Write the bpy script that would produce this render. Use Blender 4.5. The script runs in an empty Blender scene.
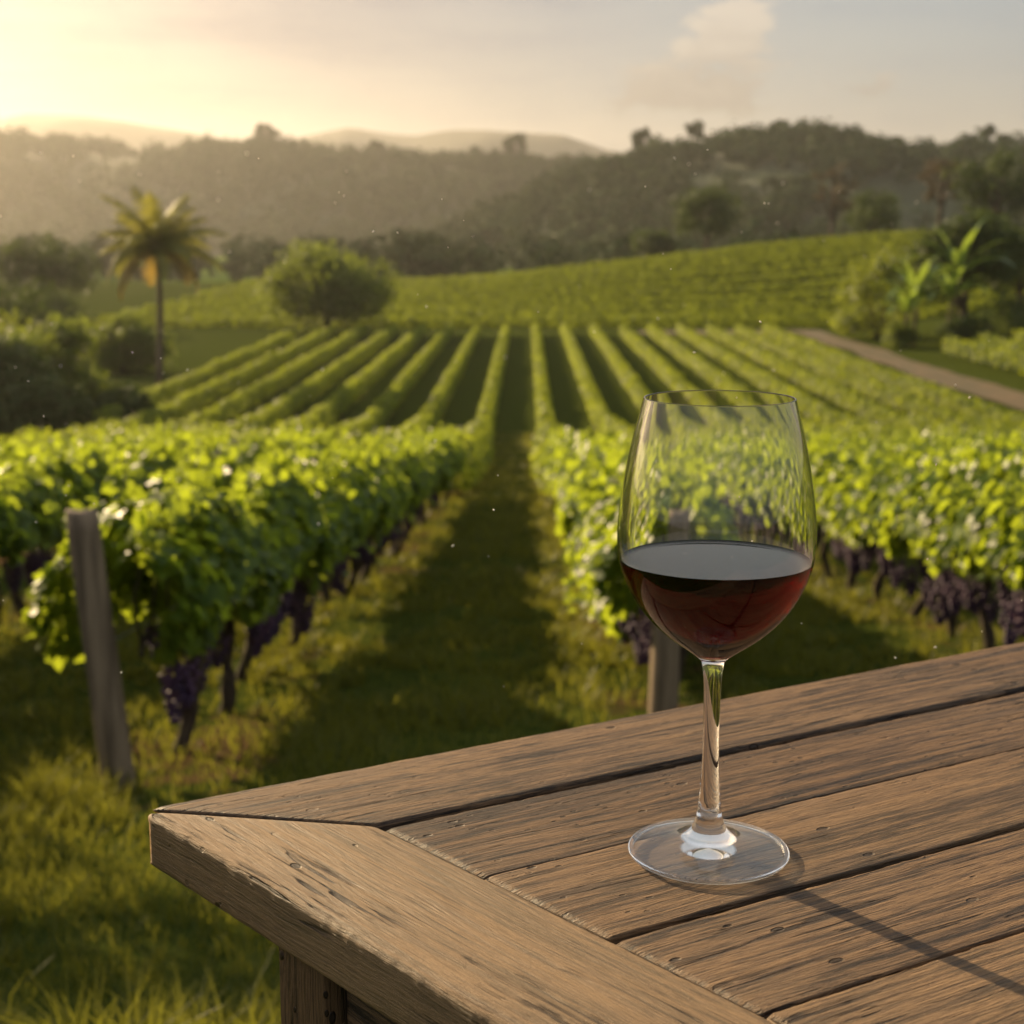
import bpy, math, random
import numpy as np
from mathutils import Vector

SC = bpy.context.scene
COL = SC.collection
R = math.radians
RNG = np.random.default_rng(11)
random.seed(5)

# ------------------------------------------------------------------ camera
FPX, PITCH = 1500.0, R(10.5)
cam_d = bpy.data.cameras.new('camera')
cam_d.sensor_width = 36.0
cam_d.lens = FPX / 1024 * 36.0
cam_d.clip_start = 0.02
cam_d.clip_end = 20000
cam_d.dof.use_dof = True
cam_d.dof.focus_distance = 0.712
cam_d.dof.aperture_fstop = 14
cam = bpy.data.objects.new('camera', cam_d)
COL.objects.link(cam)
cam.location = (0, 0, 0)
cam.rotation_euler = (R(90) - PITCH, 0, 0)
SC.camera = cam

# ------------------------------------------------------------------ exposure / render
SC.view_settings.view_transform = 'Standard'
SC.view_settings.look = 'None'
SC.view_settings.gamma = 1.0
SC.view_settings.exposure = 1.25
cy = SC.cycles
cy.use_denoising = True
cy.max_bounces = 12
cy.transmission_bounces = 12
cy.glossy_bounces = 6
cy.diffuse_bounces = 3
cy.transparent_max_bounces = 12
cy.volume_bounces = 1
cy.sample_clamp_indirect = 6.0

# ------------------------------------------------------------------ sun and sky
SUN_AZ, SUN_EL = R(-39), R(20)          # azimuth from the view direction (+y), towards +x positive
sd = Vector((math.sin(SUN_AZ) * math.cos(SUN_EL), math.cos(SUN_AZ) * math.cos(SUN_EL), math.sin(SUN_EL)))
sun_d = bpy.data.lights.new('sun', 'SUN')
sun_d.energy = 5.0
sun_d.angle = R(0.55)
sun_d.color = (1.0, 0.745, 0.435)
sun = bpy.data.objects.new('sun', sun_d)
COL.objects.link(sun)
sun.rotation_euler = sd.to_track_quat('Z', 'Y').to_euler()
sun.location = (-20, 30, 30)


class S:
    """A node socket with arithmetic."""
    def __init__(self, nt, sock):
        self.nt, self.s = nt, sock

    def _m(self, op, *a):
        n = self.nt.nodes.new('ShaderNodeMath')
        n.operation = op
        for i, v in enumerate((self,) + a):
            if isinstance(v, S):
                self.nt.links.new(v.s, n.inputs[i])
            else:
                n.inputs[i].default_value = v
        return S(self.nt, n.outputs[0])

    def __add__(self, o): return self._m('ADD', o)
    def __radd__(self, o): return self._m('ADD', o)
    def __sub__(self, o): return self._m('SUBTRACT', o)
    def __mul__(self, o): return self._m('MULTIPLY', o)
    def __rmul__(self, o): return self._m('MULTIPLY', o)
    def __truediv__(self, o): return self._m('DIVIDE', o)
    def pw(self, e): return self._m('POWER', e)
    def mx(self, o): return self._m('MAXIMUM', o)
    def mn(self, o): return self._m('MINIMUM', o)
    def absv(self): return self._m('ABSOLUTE')
    def f(self, op, *a): return self._m(op, *a)

    def ss(self, a, b, lo=0.0, hi=1.0):
        n = self.nt.nodes.new('ShaderNodeMapRange')
        n.interpolation_type = 'SMOOTHSTEP'
        self.nt.links.new(self.s, n.inputs['Value'])
        n.inputs['From Min'].default_value = a
        n.inputs['From Max'].default_value = b
        n.inputs['To Min'].default_value = lo
        n.inputs['To Max'].default_value = hi
        return S(self.nt, n.outputs[0])


def NEW(nt, t, **kw):
    n = nt.nodes.new(t)
    for k, v in kw.items():
        setattr(n, k, v)
    return n


def link(nt, a, b):
    nt.links.new(a.s if isinstance(a, S) else a, b)


def mixc(nt, fac, a, b, mode='MIX'):
    n = nt.nodes.new('ShaderNodeMix')
    n.data_type = 'RGBA'
    n.blend_type = mode
    n.clamp_factor = True
    for v, i in ((fac, n.inputs[0]), (a, n.inputs[6]), (b, n.inputs[7])):
        if isinstance(v, S):
            link(nt, v, i)
        elif isinstance(v, (int, float)):
            i.default_value = v
        else:
            i.default_value = (*v, 1.0)
    return S(nt, n.outputs[2])


def noise(nt, vec, scale, detail=4, rough=0.55, dist=0.0, dim='3D'):
    n = nt.nodes.new('ShaderNodeTexNoise')
    n.noise_dimensions = dim
    n.inputs['Scale'].default_value = scale
    n.inputs['Detail'].default_value = detail
    n.inputs['Roughness'].default_value = rough
    n.inputs['Distortion'].default_value = dist
    if vec is not None:
        link(nt, vec, n.inputs['Vector'])
    return S(nt, n.outputs['Fac'])


def vscale(nt, vec, sc, off=(0, 0, 0)):
    n = nt.nodes.new('ShaderNodeMapping')
    n.inputs['Scale'].default_value = sc
    n.inputs['Location'].default_value = off
    link(nt, vec, n.inputs['Vector'])
    return S(nt, n.outputs[0])


world = bpy.data.worlds.new('World')
SC.world = world
world.use_nodes = True
wt = world.node_tree
wt.nodes.clear()
w_out = NEW(wt, 'ShaderNodeOutputWorld')
w_bg = NEW(wt, 'ShaderNodeBackground')
w_bg.inputs['Strength'].default_value = 0.06
link(wt, w_bg.outputs[0], w_out.inputs['Surface'])
w_sky = NEW(wt, 'ShaderNodeTexSky', sky_type='NISHITA')
w_sky.sun_disc = False
w_sky.sun_elevation = SUN_EL
w_sky.sun_rotation = SUN_AZ
w_sky.altitude = 150
w_sky.air_density = 1.0
w_sky.dust_density = 2.0
w_sky.ozone_density = 0.7
w_tc = NEW(wt, 'ShaderNodeTexCoord')
w_sep = NEW(wt, 'ShaderNodeSeparateXYZ')
link(wt, w_tc.outputs['Generated'], w_sep.inputs[0])
wx, wy, wz = (S(wt, w_sep.outputs[i]) for i in range(3))
az = wx.f('ARCTAN2', wy) * (180 / math.pi)
el = wz.f('ARCSINE') * (180 / math.pi)
w_cmb = NEW(wt, 'ShaderNodeCombineXYZ')
link(wt, az, w_cmb.inputs[0])
link(wt, el * 2.2, w_cmb.inputs[1])
sky_uv = S(wt, w_cmb.outputs[0])


def blob(a0, sa, e0, se):
    return ((((az - a0) / sa).pw(2.0) + ((el - e0) / se).pw(2.0)) * -1.0).f('EXPONENT')


n1 = noise(wt, sky_uv, 0.16, 7, 0.6)
n2 = noise(wt, vscale(wt, sky_uv, (0.35, 1.4, 1)), 0.18, 5, 0.55)
n3 = noise(wt, sky_uv, 0.42, 8, 0.62, 0.3)
cumulus = ((blob(8.1, 1.7, 7.3, 1.15) + blob(6.2, 3.6, 5.2, 1.5) * 0.85 + blob(12.5, 2.2, 5.0, 0.8) * 0.55).mn(1.0) + n3 * 2.3 - 1.22).ss(0.36, 0.68)
bank = (blob(-8.7, 7.0, 9.6, 1.35) * 1.2 + n2 * 0.7 - 0.35).ss(0.45, 0.75)
veil = (n2 * 0.6 + n1 * 0.4).ss(0.38, 0.68)
warm = mixc(wt, 0.72, S(wt, w_sky.outputs[0]), (1.0, 0.83, 0.6), 'MULTIPLY')
sunward = (wx * sd.x + wy * sd.y + wz * sd.z)
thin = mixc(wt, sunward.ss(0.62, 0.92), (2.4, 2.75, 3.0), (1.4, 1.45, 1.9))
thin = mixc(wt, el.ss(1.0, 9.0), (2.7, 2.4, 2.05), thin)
thin = mixc(wt, el.ss(14, 40), thin, (4.6, 4.7, 4.9))  # upper sky brightened out of view, added as fill for the shaded ground
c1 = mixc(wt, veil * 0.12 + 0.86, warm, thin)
lit = mixc(wt, (el + n3 * 4.0).ss(6.4, 10.2), (2.2, 1.95, 1.7), (4.7, 4.1, 3.4))
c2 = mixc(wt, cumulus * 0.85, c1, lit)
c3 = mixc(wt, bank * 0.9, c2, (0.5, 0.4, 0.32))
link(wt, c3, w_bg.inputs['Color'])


# ------------------------------------------------------------------ helpers
def tag(o, label=None, cat=None, group=None, kind=None):
    if label: o['label'] = label
    if cat: o['category'] = cat
    if group: o['group'] = group
    if kind: o['kind'] = kind
    return o


def empty(name, loc, rz=0.0):
    o = bpy.data.objects.new(name, None)
    o.empty_display_size = 0.1
    o.location = loc
    o.rotation_euler = (0, 0, rz)
    COL.objects.link(o)
    return o


def link_mesh(name, me, parent=None):
    o = bpy.data.objects.new(name, me)
    COL.objects.link(o)
    if parent: o.parent = parent
    return o


class MB:
    """Collects vertices, triangles and quads (numpy) and links them as one mesh object."""
    def __init__(self):
        self.v, self.t, self.q, self.a, self.n = [], [], [], [], 0

    def add(self, v, t=None, q=None, var=None):
        v = np.asarray(v, dtype=np.float64).reshape(-1, 3)
        self.v.append(v)
        if t is not None and len(t): self.t.append(np.asarray(t, dtype=np.int64).reshape(-1, 3) + self.n)
        if q is not None and len(q): self.q.append(np.asarray(q, dtype=np.int64).reshape(-1, 4) + self.n)
        self.a.append(np.full(len(v), 0.5) if var is None else np.broadcast_to(np.asarray(var, dtype=np.float64), (len(v),)))
        self.n += len(v)
        return self

    def mesh(self, name, mat, smooth=True):
        me = bpy.data.meshes.new(name)
        v = np.concatenate(self.v)
        t = np.concatenate(self.t) if self.t else np.zeros((0, 3), np.int64)
        q = np.concatenate(self.q) if self.q else np.zeros((0, 4), np.int64)
        me.vertices.add(len(v))
        me.vertices.foreach_set('co', v.astype(np.float32).ravel())
        me.loops.add(t.size + q.size)
        me.loops.foreach_set('vertex_index', np.concatenate([t.ravel(), q.ravel()]).astype(np.int32))
        me.polygons.add(len(t) + len(q))
        st = np.concatenate([np.arange(len(t)) * 3, t.size + np.arange(len(q)) * 4]).astype(np.int32)
        me.polygons.foreach_set('loop_start', st)
        me.polygons.foreach_set('use_smooth', np.full(len(st), smooth, dtype=bool))
        at = me.attributes.new('var', 'FLOAT', 'POINT')
        at.data.foreach_set('value', np.concatenate(self.a).astype(np.float32))
        me.update(calc_edges=True)
        me.validate()
        if mat: me.materials.append(mat)
        return me

    def build(self, name, mat, parent=None, smooth=True):
        return link_mesh(name, self.mesh(name, mat, smooth), parent)


def norm(a):
    return a / np.maximum(np.linalg.norm(a, axis=-1, keepdims=True), 1e-9)


def tube(mb, pts, rad, seg=8, rough=0.0, var=0.5, cap=True):
    pts = np.asarray(pts, float)
    rad = np.broadcast_to(np.asarray(rad, float), (len(pts),))
    tan = norm(np.gradient(pts, axis=0))
    ref = np.array([1.0, 0, 0]) if abs(tan[0][0]) < 0.8 else np.array([0, 1.0, 0])
    vs = []
    for p, r, t in zip(pts, rad, tan):
        u = norm(ref - t * np.dot(ref, t)); ref = u
        w = np.cross(t, u)
        a = np.arange(seg) * 2 * math.pi / seg
        rr = r * (1 + rough * RNG.normal(size=seg))
        vs.append(p + np.outer(np.cos(a) * rr, u) + np.outer(np.sin(a) * rr, w))
    n = len(pts)
    v = np.concatenate(vs)
    q = []
    for i in range(n - 1):
        for j in range(seg):
            k = (j + 1) % seg
            q.append((i * seg + j, i * seg + k, (i + 1) * seg + k, (i + 1) * seg + j))
    t = []
    if cap:
        v = np.concatenate([v, pts[:1], pts[-1:]])
        for j in range(seg):
            k = (j + 1) % seg
            t.append((n * seg, k, j))
            t.append((n * seg + 1, (n - 1) * seg + j, (n - 1) * seg + k))
    mb.add(v, t, q, var)


def leaves(mb, T, tris, cen, nrm, size, down=0.6, var=None):
    """Scatter leaf template T (k,3; tip along +y, normal +z) at centres, facing nrm, tips hanging."""
    n = len(cen)
    if n == 0: return
    nrm = norm(nrm)
    tip = RNG.normal(size=(n, 3)) * 0.6 + np.array([0, 0, -down])
    tip = norm(tip - nrm * np.sum(tip * nrm, 1, keepdims=True))
    side = np.cross(tip, nrm)
    M = np.stack([side, tip, nrm], axis=1)              # rows are the leaf axes
    P = np.einsum('kj,njc->nkc', T, M) * np.asarray(size).reshape(-1, 1, 1) + cen[:, None, :]
    k = len(T)
    tt = (np.asarray(tris)[None] + (np.arange(n) * k)[:, None, None]).reshape(-1, 3)
    if var is None: var = RNG.random(n)
    mb.add(P.reshape(-1, 3), tt, None, np.repeat(var, k))


# leaf templates ------------------------------------------------------------
_ang = [-2.75, -2.0, -1.72, -1.1, -0.62, -0.33, 0.0, 0.33, 0.62, 1.1, 1.72, 2.0, 2.75]
_rad = [0.48, 0.60, 0.42, 0.66, 0.50, 0.60, 0.78, 0.60, 0.50, 0.66, 0.42, 0.60, 0.48]
GRAPE_T = np.array([[0, 0, 0]] + [[math.sin(a) * r, math.cos(a) * r, 0.22 * abs(math.sin(a)) * r - 0.18 * r * r] for a, r in zip(_ang, _rad)])
GRAPE_F = [(0, i + 1, i) for i in range(1, len(_ang))]
KITE_T = np.array([[0, -0.5, 0.0], [0.42, 0.0, 0.1], [0, 0.55, -0.12], [-0.42, 0.0, 0.1]])
KITE_F = [(0, 1, 2), (0, 2, 3)]


def sstep(a, b, x):
    t = np.clip((x - a) / (b - a), 0, 1)
    return t * t * (3 - 2 * t)


def vnoise(x, y, s, seed=0):
    """Smooth 2-D value noise, 0..1."""
    x = np.asarray(x, float) / s + seed * 17.3
    y = np.asarray(y, float) / s + seed * 9.1
    xi, yi = np.floor(x), np.floor(y)
    fx, fy = x - xi, y - yi
    fx, fy = fx * fx * (3 - 2 * fx), fy * fy * (3 - 2 * fy)

    def h(a, b):
        s_ = np.sin(a * 127.1 + b * 311.7 + seed * 3.7) * 43758.5453
        return s_ - np.floor(s_)
    return (h(xi, yi) * (1 - fx) + h(xi + 1, yi) * fx) * (1 - fy) + (h(xi, yi + 1) * (1 - fx) + h(xi + 1, yi + 1) * fx) * fy


# ------------------------------------------------------------------ terrain
def G(x, y):
    x = np.asarray(x, float); y = np.asarray(y, float)
    slope = -1.55 - 0.126 * y
    top = -1.10 - 0.0 * y
    w = sstep(0.9, 3.9, y)
    slope = top * (1 - w) + slope * w
    flat = -7.95 - 0.002 * (y - 50)
    k = 1.6
    d = np.clip((slope - flat) * k, -30, 30)
    g = flat + np.log1p(np.exp(d)) / k                     # smooth maximum of hillside and valley floor
    amp = 1.5 + 6.5 * sstep(-20, 60, x)
    far = sstep(215, 300, y)
    g = g + amp * sstep(130, 207, y) * (1 - far) - 1.2 * far
    g = g + 2.6 * sstep(27, 52, x) * sstep(45, 80, y) * (1 - sstep(125, 190, y))
    g = g + (vnoise(x, y, 1.3, 1) - 0.5) * 0.05 * sstep(2, 4, y) + (vnoise(x, y, 9, 2) - 0.5) * 0.16 * sstep(6, 14, y)
    return g


def gz(x, y):
    return float(G(np.array([x]), np.array([y]))[0])


ROW_L = [-1.58] + [-3.9 - 2.2 * i for i in range(7)]
ROW_R = [0.86 + 2.33 * i for i in range(9)]
ROWS = np.array(ROW_L + ROW_R)


def xr(x, y):
    """The rows run a touch to the right of straight ahead."""
    return x + 0.0095 * (y - 8.0)



# ------------------------------------------------------------------ materials
def mat(name):
    m = bpy.data.materials.new(name)
    m.use_nodes = True
    nt = m.node_tree
    nt.nodes.clear()
    out = NEW(nt, 'ShaderNodeOutputMaterial')
    return m, nt, out


def principled(nt, **kw):
    b = NEW(nt, 'ShaderNodeBsdfPrincipled')
    for k, v in kw.items():
        k = k.replace('_', ' ')
        if isinstance(v, S):
            link(nt, v, b.inputs[k])
        else:
            b.inputs[k].default_value = v
    return b


def attr(nt, name, out='Fac'):
    n = NEW(nt, 'ShaderNodeAttribute', attribute_name=name)
    return S(nt, n.outputs[out])


def leaf_mat(name, dark, light, trans, tfac=0.42, rough=0.45, spec=0.4, nscale=0.9):
    m, nt, out = mat(name)
    v = attr(nt, 'var')
    geo = NEW(nt, 'ShaderNodeNewGeometry')
    nz = noise(nt, geo.outputs['Position'], nscale, 3)
    f = (v * 0.75 + nz * 0.5 - 0.1)
    c = mixc(nt, f, dark, light)
    b = principled(nt, Base_Color=c, Roughness=rough, Specular_IOR_Level=spec)
    tr = NEW(nt, 'ShaderNodeBsdfTranslucent')
    link(nt, mixc(nt, f, tuple(0.7 * q for q in trans), trans), tr.inputs['Color'])
    mx = NEW(nt, 'ShaderNodeMixShader')
    mx.inputs[0].default_value = tfac
    link(nt, b.outputs[0], mx.inputs[1]); link(nt, tr.outputs[0], mx.inputs[2])
    link(nt, mx.outputs[0], out.inputs['Surface'])
    return m


M_VINE = leaf_mat('vine_leaf', (0.032, 0.07, 0.010), (0.10, 0.16, 0.018), (0.44, 0.54, 0.03), 0.5, 0.45, 0.28, 1.6)
M_ROW = leaf_mat('vine_row_leaf', (0.045, 0.08, 0.010), (0.115, 0.155, 0.018), (0.43, 0.50, 0.03), 0.46, 0.55, 0.2, 0.5)
M_GRASS = leaf_mat('grass_blade', (0.034, 0.058, 0.009), (0.125, 0.125, 0.02), (0.27, 0.27, 0.028), 0.4, 0.5, 0.25, 0.8)
M_TREE = leaf_mat('tree_leaf', (0.04, 0.07, 0.012), (0.10, 0.14, 0.022), (0.28, 0.34, 0.035), 0.4, 0.6, 0.15, 0.4)
M_DARKTREE = leaf_mat('dark_tree_leaf', (0.022, 0.042, 0.010), (0.055, 0.08, 0.018), (0.10, 0.14, 0.02), 0.28, 0.6, 0.15, 0.4)
M_BRIGHT = leaf_mat('bright_bush_leaf', (0.05, 0.085, 0.012), (0.115, 0.16, 0.02), (0.33, 0.38, 0.03), 0.42, 0.5, 0.3, 0.5)
M_DRY = leaf_mat('dry_tree_leaf', (0.05, 0.042, 0.024), (0.09, 0.072, 0.04), (0.12, 0.09, 0.045), 0.3, 0.6, 0.2, 0.5)
M_PALM = leaf_mat('palm_leaf', (0.05, 0.075, 0.015), (0.12, 0.135, 0.025), (0.34, 0.32, 0.04), 0.4, 0.6, 0.15, 0.6)
M_OLDPALM = leaf_mat('old_palm_leaf', (0.12, 0.085, 0.025), (0.20, 0.14, 0.035), (0.38, 0.26, 0.05), 0.4, 0.6, 0.15, 0.6)
M_BANANA = leaf_mat('banana_leaf', (0.05, 0.10, 0.016), (0.12, 0.20, 0.03), (0.34, 0.46, 0.05), 0.4, 0.3, 0.6, 0.7)
M_FOREST = leaf_mat('forest_leaf', (0.016, 0.034, 0.010), (0.045, 0.070, 0.018), (0.05, 0.08, 0.015), 0.1, 0.8, 0.05, 0.03)


def solid(name, c1, c2, scale, rough=0.8, bump=0.0, stretch=(1, 1, 1), spec=0.3, coords='Object', bdist=0.02):
    m, nt, out = mat(name)
    tc = NEW(nt, 'ShaderNodeTexCoord')
    vec = vscale(nt, tc.outputs[coords], stretch)
    nz = noise(nt, vec, scale, 6, 0.62)
    b = principled(nt, Base_Color=mixc(nt, nz.ss(0.3, 0.7), c1, c2), Roughness=rough, Specular_IOR_Level=spec)
    if bump:
        bn = NEW(nt, 'ShaderNodeBump')
        bn.inputs['Strength'].default_value = bump
        bn.inputs['Distance'].default_value = bdist
        link(nt, nz, bn.inputs['Height'])
        link(nt, bn.outputs[0], b.inputs['Normal'])
    link(nt, b.outputs[0], out.inputs['Surface'])
    return m


M_BARK = solid('vine_bark', (0.025, 0.017, 0.012), (0.085, 0.06, 0.04), 45, 0.9, 0.8, (1, 1, 0.25))
M_TRUNK = solid('tree_bark', (0.05, 0.035, 0.025), (0.12, 0.09, 0.065), 6, 0.9, 0.6, (1, 1, 0.3), bdist=0.05)
M_POST = solid('weathered_post', (0.10, 0.072, 0.046), (0.25, 0.185, 0.12), 26, 0.85, 0.7, (1, 1, 0.07), bdist=0.008)
M_GRAPE = solid('grape_skin', (0.03, 0.017, 0.05), (0.10, 0.045, 0.09), 14, 0.55, 0, spec=0.3)
M_DIRT = solid('dirt', (0.04, 0.036, 0.011), (0.095, 0.058, 0.024), 0.7, 0.95, 0.5)
M_MOUNT = solid('mountain_ground', (0.05, 0.055, 0.04), (0.09, 0.09, 0.06), 0.01, 0.95)
M_HILL = solid('hill_ground', (0.02, 0.03, 0.013), (0.05, 0.065, 0.024), 0.02, 0.95)
M_DUST = solid('dust_mote', (0.75, 0.68, 0.55), (0.85, 0.8, 0.7), 5, 0.6)


def ground_mat():
    m, nt, out = mat('ground')
    geo = NEW(nt, 'ShaderNodeNewGeometry')
    P = geo.outputs['Position']
    a = noise(nt, P, 0.55, 6, 0.65)
    b_ = noise(nt, P, 7.0, 6, 0.7)
    fine = noise(nt, P, 60.0, 4, 0.7)
    g = mixc(nt, b_.ss(0.3, 0.7), (0.022, 0.036, 0.007), (0.06, 0.07, 0.013))
    soil = mixc(nt, fine.ss(0.3, 0.7), (0.045, 0.028, 0.015), (0.12, 0.075, 0.038))
    f = (attr(nt, 'var') + (a - 0.5) * 1.5 + (b_ - 0.5) * 0.9).ss(0.42, 0.68)
    c = mixc(nt, f, g, soil)
    far = attr(nt, 'far')
    fld = noise(nt, vscale(nt, P, (1, 0.35, 1)), 0.012, 3)
    farc = mixc(nt, fld.ss(0.42, 0.58), (0.05, 0.085, 0.016), (0.12, 0.17, 0.025))
    c = mixc(nt, far, c, farc)
    bs = principled(nt, Base_Color=c, Roughness=1.0, Specular_IOR_Level=0.0)
    bn = NEW(nt, 'ShaderNodeBump')
    bn.inputs['Strength'].default_value = 0.7
    bn.inputs['Distance'].default_value = 0.05
    link(nt, b_ * 0.7 + fine * 0.3, bn.inputs['Height'])
    link(nt, bn.outputs[0], bs.inputs['Normal'])
    link(nt, bs.outputs[0], out.inputs['Surface'])
    return m


# ------------------------------------------------------------------ ground sheet
def axis(lo, hi, a, n):
    t = np.linspace(np.arcsinh(lo / a), np.arcsinh(hi / a), n)
    return a * np.sinh(t)


gx = axis(-2600, 2600, 9, 330)
gy = axis(-60, 3300, 16, 460)
X, Y = np.meshgrid(gx, gy)
Z = G(X, Y)
nx, ny = len(gx), len(gy)
idx = np.arange(nx * ny).reshape(ny, nx)
quads = np.stack([idx[:-1, :-1], idx[:-1, 1:], idx[1:, 1:], idx[1:, :-1]], -1).reshape(-1, 4)
dist_row = np.min(np.abs((X - 0.0095 * (Y - 8))[..., None] - ROWS), axis=-1)
soil = 0.18 + 0.34 * (1 - sstep(0.25, 0.75, dist_row)) * sstep(5, 7, Y) * (1 - sstep(120, 126, Y))
soil -= 0.16 * sstep(40, 60, Y) * (1 - sstep(127, 131, Y))
soil += 0.05 * sstep(128, 132, Y)
mb = MB().add(np.stack([X, Y, Z], -1), None, quads, soil.ravel())
ground = mb.build('ground', ground_mat())
fa = ground.data.attributes.new('far', 'FLOAT', 'POINT')
fa.data.foreach_set('value', sstep(200, 280, Y).ravel().astype(np.float32))
tag(ground, 'grassy vineyard hillside running down into the valley floor', 'ground', kind='structure')


def strip(name, x0, x1, y0, y1, n, m, wob):
    """A flat strip lying on the ground with wavering edges."""
    xs = np.linspace(0, 1, m); ys = np.linspace(0, 1, n)
    U, V = np.meshgrid(xs, ys)
    if (x1 - x0) < (y1 - y0):
        yy = y0 + (y1 - y0) * V
        e0 = x0 + wob * (vnoise(yy, yy * 0, 6, 5) - 0.5) * 2
        e1 = x1 + wob * (vnoise(yy, yy * 0 + 50, 5, 6) - 0.5) * 2
        xx = e0 + (e1 - e0) * U
    else:
        xx = x0 + (x1 - x0) * U
        e0 = y0 + wob * (vnoise(xx, xx * 0, 6, 7) - 0.5) * 2
        e1 = y1 + wob * (vnoise(xx, xx * 0 + 50, 5, 8) - 0.5) * 2
        yy = e0 + (e1 - e0) * V
    zz = G(xx, yy) + 0.06
    i = np.arange(n * m).reshape(n, m)
    q = np.stack([i[:-1, :-1], i[:-1, 1:], i[1:, 1:], i[1:, :-1]], -1).reshape(-1, 4)
    return MB().add(np.stack([xx, yy, zz], -1), None, q).build(name, M_DIRT)


tag(strip('dirt_track', 23.3, 26.0, 66, 128, 120, 12, 0.5), 'bare reddish dirt track along the right edge of the vineyard', 'dirt track', kind='structure')
tag(strip('dirt_track', 10.5, 22.6, 123.4, 127.0, 12, 60, 0.5), 'short bare dirt headland across the far ends of the right-hand vine rows', 'dirt track', kind='structure')

# ------------------------------------------------------------------ hills, mountains


def pz(py, dist):
    """Height at a given distance of something seen at picture height py."""
    return dist * math.tan(math.atan((512 - py) / FPX) - PITCH)


def px2x(px, dist):
    return (px - 512) / FPX * dist * 1.0


def ridge(name, prof, dist, depth_f, depth_b, material, drop, rough, seed, label, cat, ext=0.9):
    px = np.array([p[0] for p in prof], float)
    py = np.array([p[1] for p in prof], float)
    xs = np.array([px2x(p, dist) for p in px])
    zs = np.array([pz(p, dist) for p in py]) - drop
    gx_ = np.linspace(xs[0], xs[-1], 260)
    v_ = np.linspace(-1, 1, 60)
    U, V = np.meshgrid(gx_, v_)
    top = np.interp(U, xs, zs)
    yy = dist + np.where(V < 0, V * depth_f, V * depth_b)
    fall = (1 - sstep(0, 1, np.abs(V)))
    base = -14.0
    zz = base + (top - base) * fall
    nz = (vnoise(U, yy, rough, seed) - 0.5) * 0.16 + (vnoise(U, yy, rough * 0.35, seed + 1) - 0.5) * 0.07
    zz = zz + nz * (top - base) * np.sin(np.clip((1 - np.abs(V)), 0, 1) * math.pi * 0.9)
    i = np.arange(U.size).reshape(U.shape)
    q = np.stack([i[:-1, :-1], i[:-1, 1:], i[1:, 1:], i[1:, :-1]], -1).reshape(-1, 4)
    o = MB().add(np.stack([U, yy, zz], -1), None, q).build(name, material)
    tag(o, label, cat, kind='structure')
    return U, yy, zz, V


ridge('mountain', [(-900, 150), (-500, 125), (-250, 118), (-60, 124), (0, 119), (45, 112), (90, 113), (140, 119), (200, 131), (250, 140), (300, 139), (325, 133), (355, 127), (385, 131), (420, 134),
                   (455, 130), (490, 128), (530, 131), (560, 133), (600, 150), (680, 170), (800, 190)], 2300, 500, 500, M_MOUNT, 0, 220, 3,
      'pale blue mountain range fading into the haze along the horizon', 'mountains')
hl = ridge('hill', [(-700, 150), (-300, 138), (-60, 134), (20, 137), (90, 140), (160, 145), (230, 143), (290, 141), (340, 152), (420, 156), (500, 157), (580, 160), (640, 166), (720, 178), (800, 200), (900, 230)],
           1000, 330, 200, M_HILL, 9, 120, 5, 'long hazy forested hill behind the palm', 'hill')
hr = ridge('hill', [(430, 236), (500, 200), (560, 172), (600, 160), (640, 148), (690, 137), (730, 133), (760, 130), (810, 133), (850, 144), (890, 150), (930, 144), (960, 138), (1000, 130), (1060, 124), (1200, 120), (1500, 150), (1800, 190)],
           640, 250, 160, M_HILL, 7, 90, 8, 'dark forested hill rising on the right behind the vineyards', 'hill')


# ------------------------------------------------------------------ haze
def haze(density, x0, x1, y0, y1, z0, z1):
    v = np.array([(x, y, z) for z in (z0, z1) for y in (y0, y1) for x in (x0, x1)], float)
    q = [(0, 2, 3, 1), (4, 5, 7, 6), (0, 1, 5, 4), (2, 6, 7, 3), (0, 4, 6, 2), (1, 3, 7, 5)]
    m, nt, out = mat('haze')
    pv = NEW(nt, 'ShaderNodeVolumePrincipled')
    pv.inputs['Color'].default_value = (0.95, 0.92, 0.88, 1)
    pv.inputs['Density'].default_value = density
    pv.inputs['Anisotropy'].default_value = 0.72
    link(nt, pv.outputs[0], out.inputs['Volume'])
    o = MB().add(v, None, q).build('haze', m, smooth=False)
    tag(o, 'warm evening haze filling the valley air', 'haze', kind='stuff')


haze(0.00014, -2700, 2700, -70, 3400, -18, 210)

# ------------------------------------------------------------------ foliage builders
def clump_leaves(mb, centres, rads, per, lsize, T=KITE_T, F=KITE_F, down=0.5):
    for c, r in zip(centres, rads):
        n = int(per)
        d = norm(RNG.normal(size=(n, 3)))
        rr = RNG.random(n) ** 0.5
        p = np.asarray(c) + d * (rr * 1.0)[:, None] * r * np.array([1, 1, 0.8])
        nrm = d + RNG.normal(size=(n, 3)) * 0.55 + np.array([0, 0, 0.35])
        base = RNG.random() * 0.5
        leaves(mb, T, F, p, nrm, lsize * (0.7 + 0.6 * RNG.random(n)), down, np.clip(base + RNG.random(n) * 0.5, 0, 1))


def crown_points(n, rx, ry, rz, zc, flat=0.25):
    d = norm(RNG.normal(size=(n, 3)))
    d[:, 2] = np.where(d[:, 2] < -flat, -d[:, 2] * 0.6, d[:, 2])
    r = 0.45 + 0.45 * RNG.random(n)
    return d * r[:, None] * np.array([rx, ry, rz]) + np.array([0, 0, zc])


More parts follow.
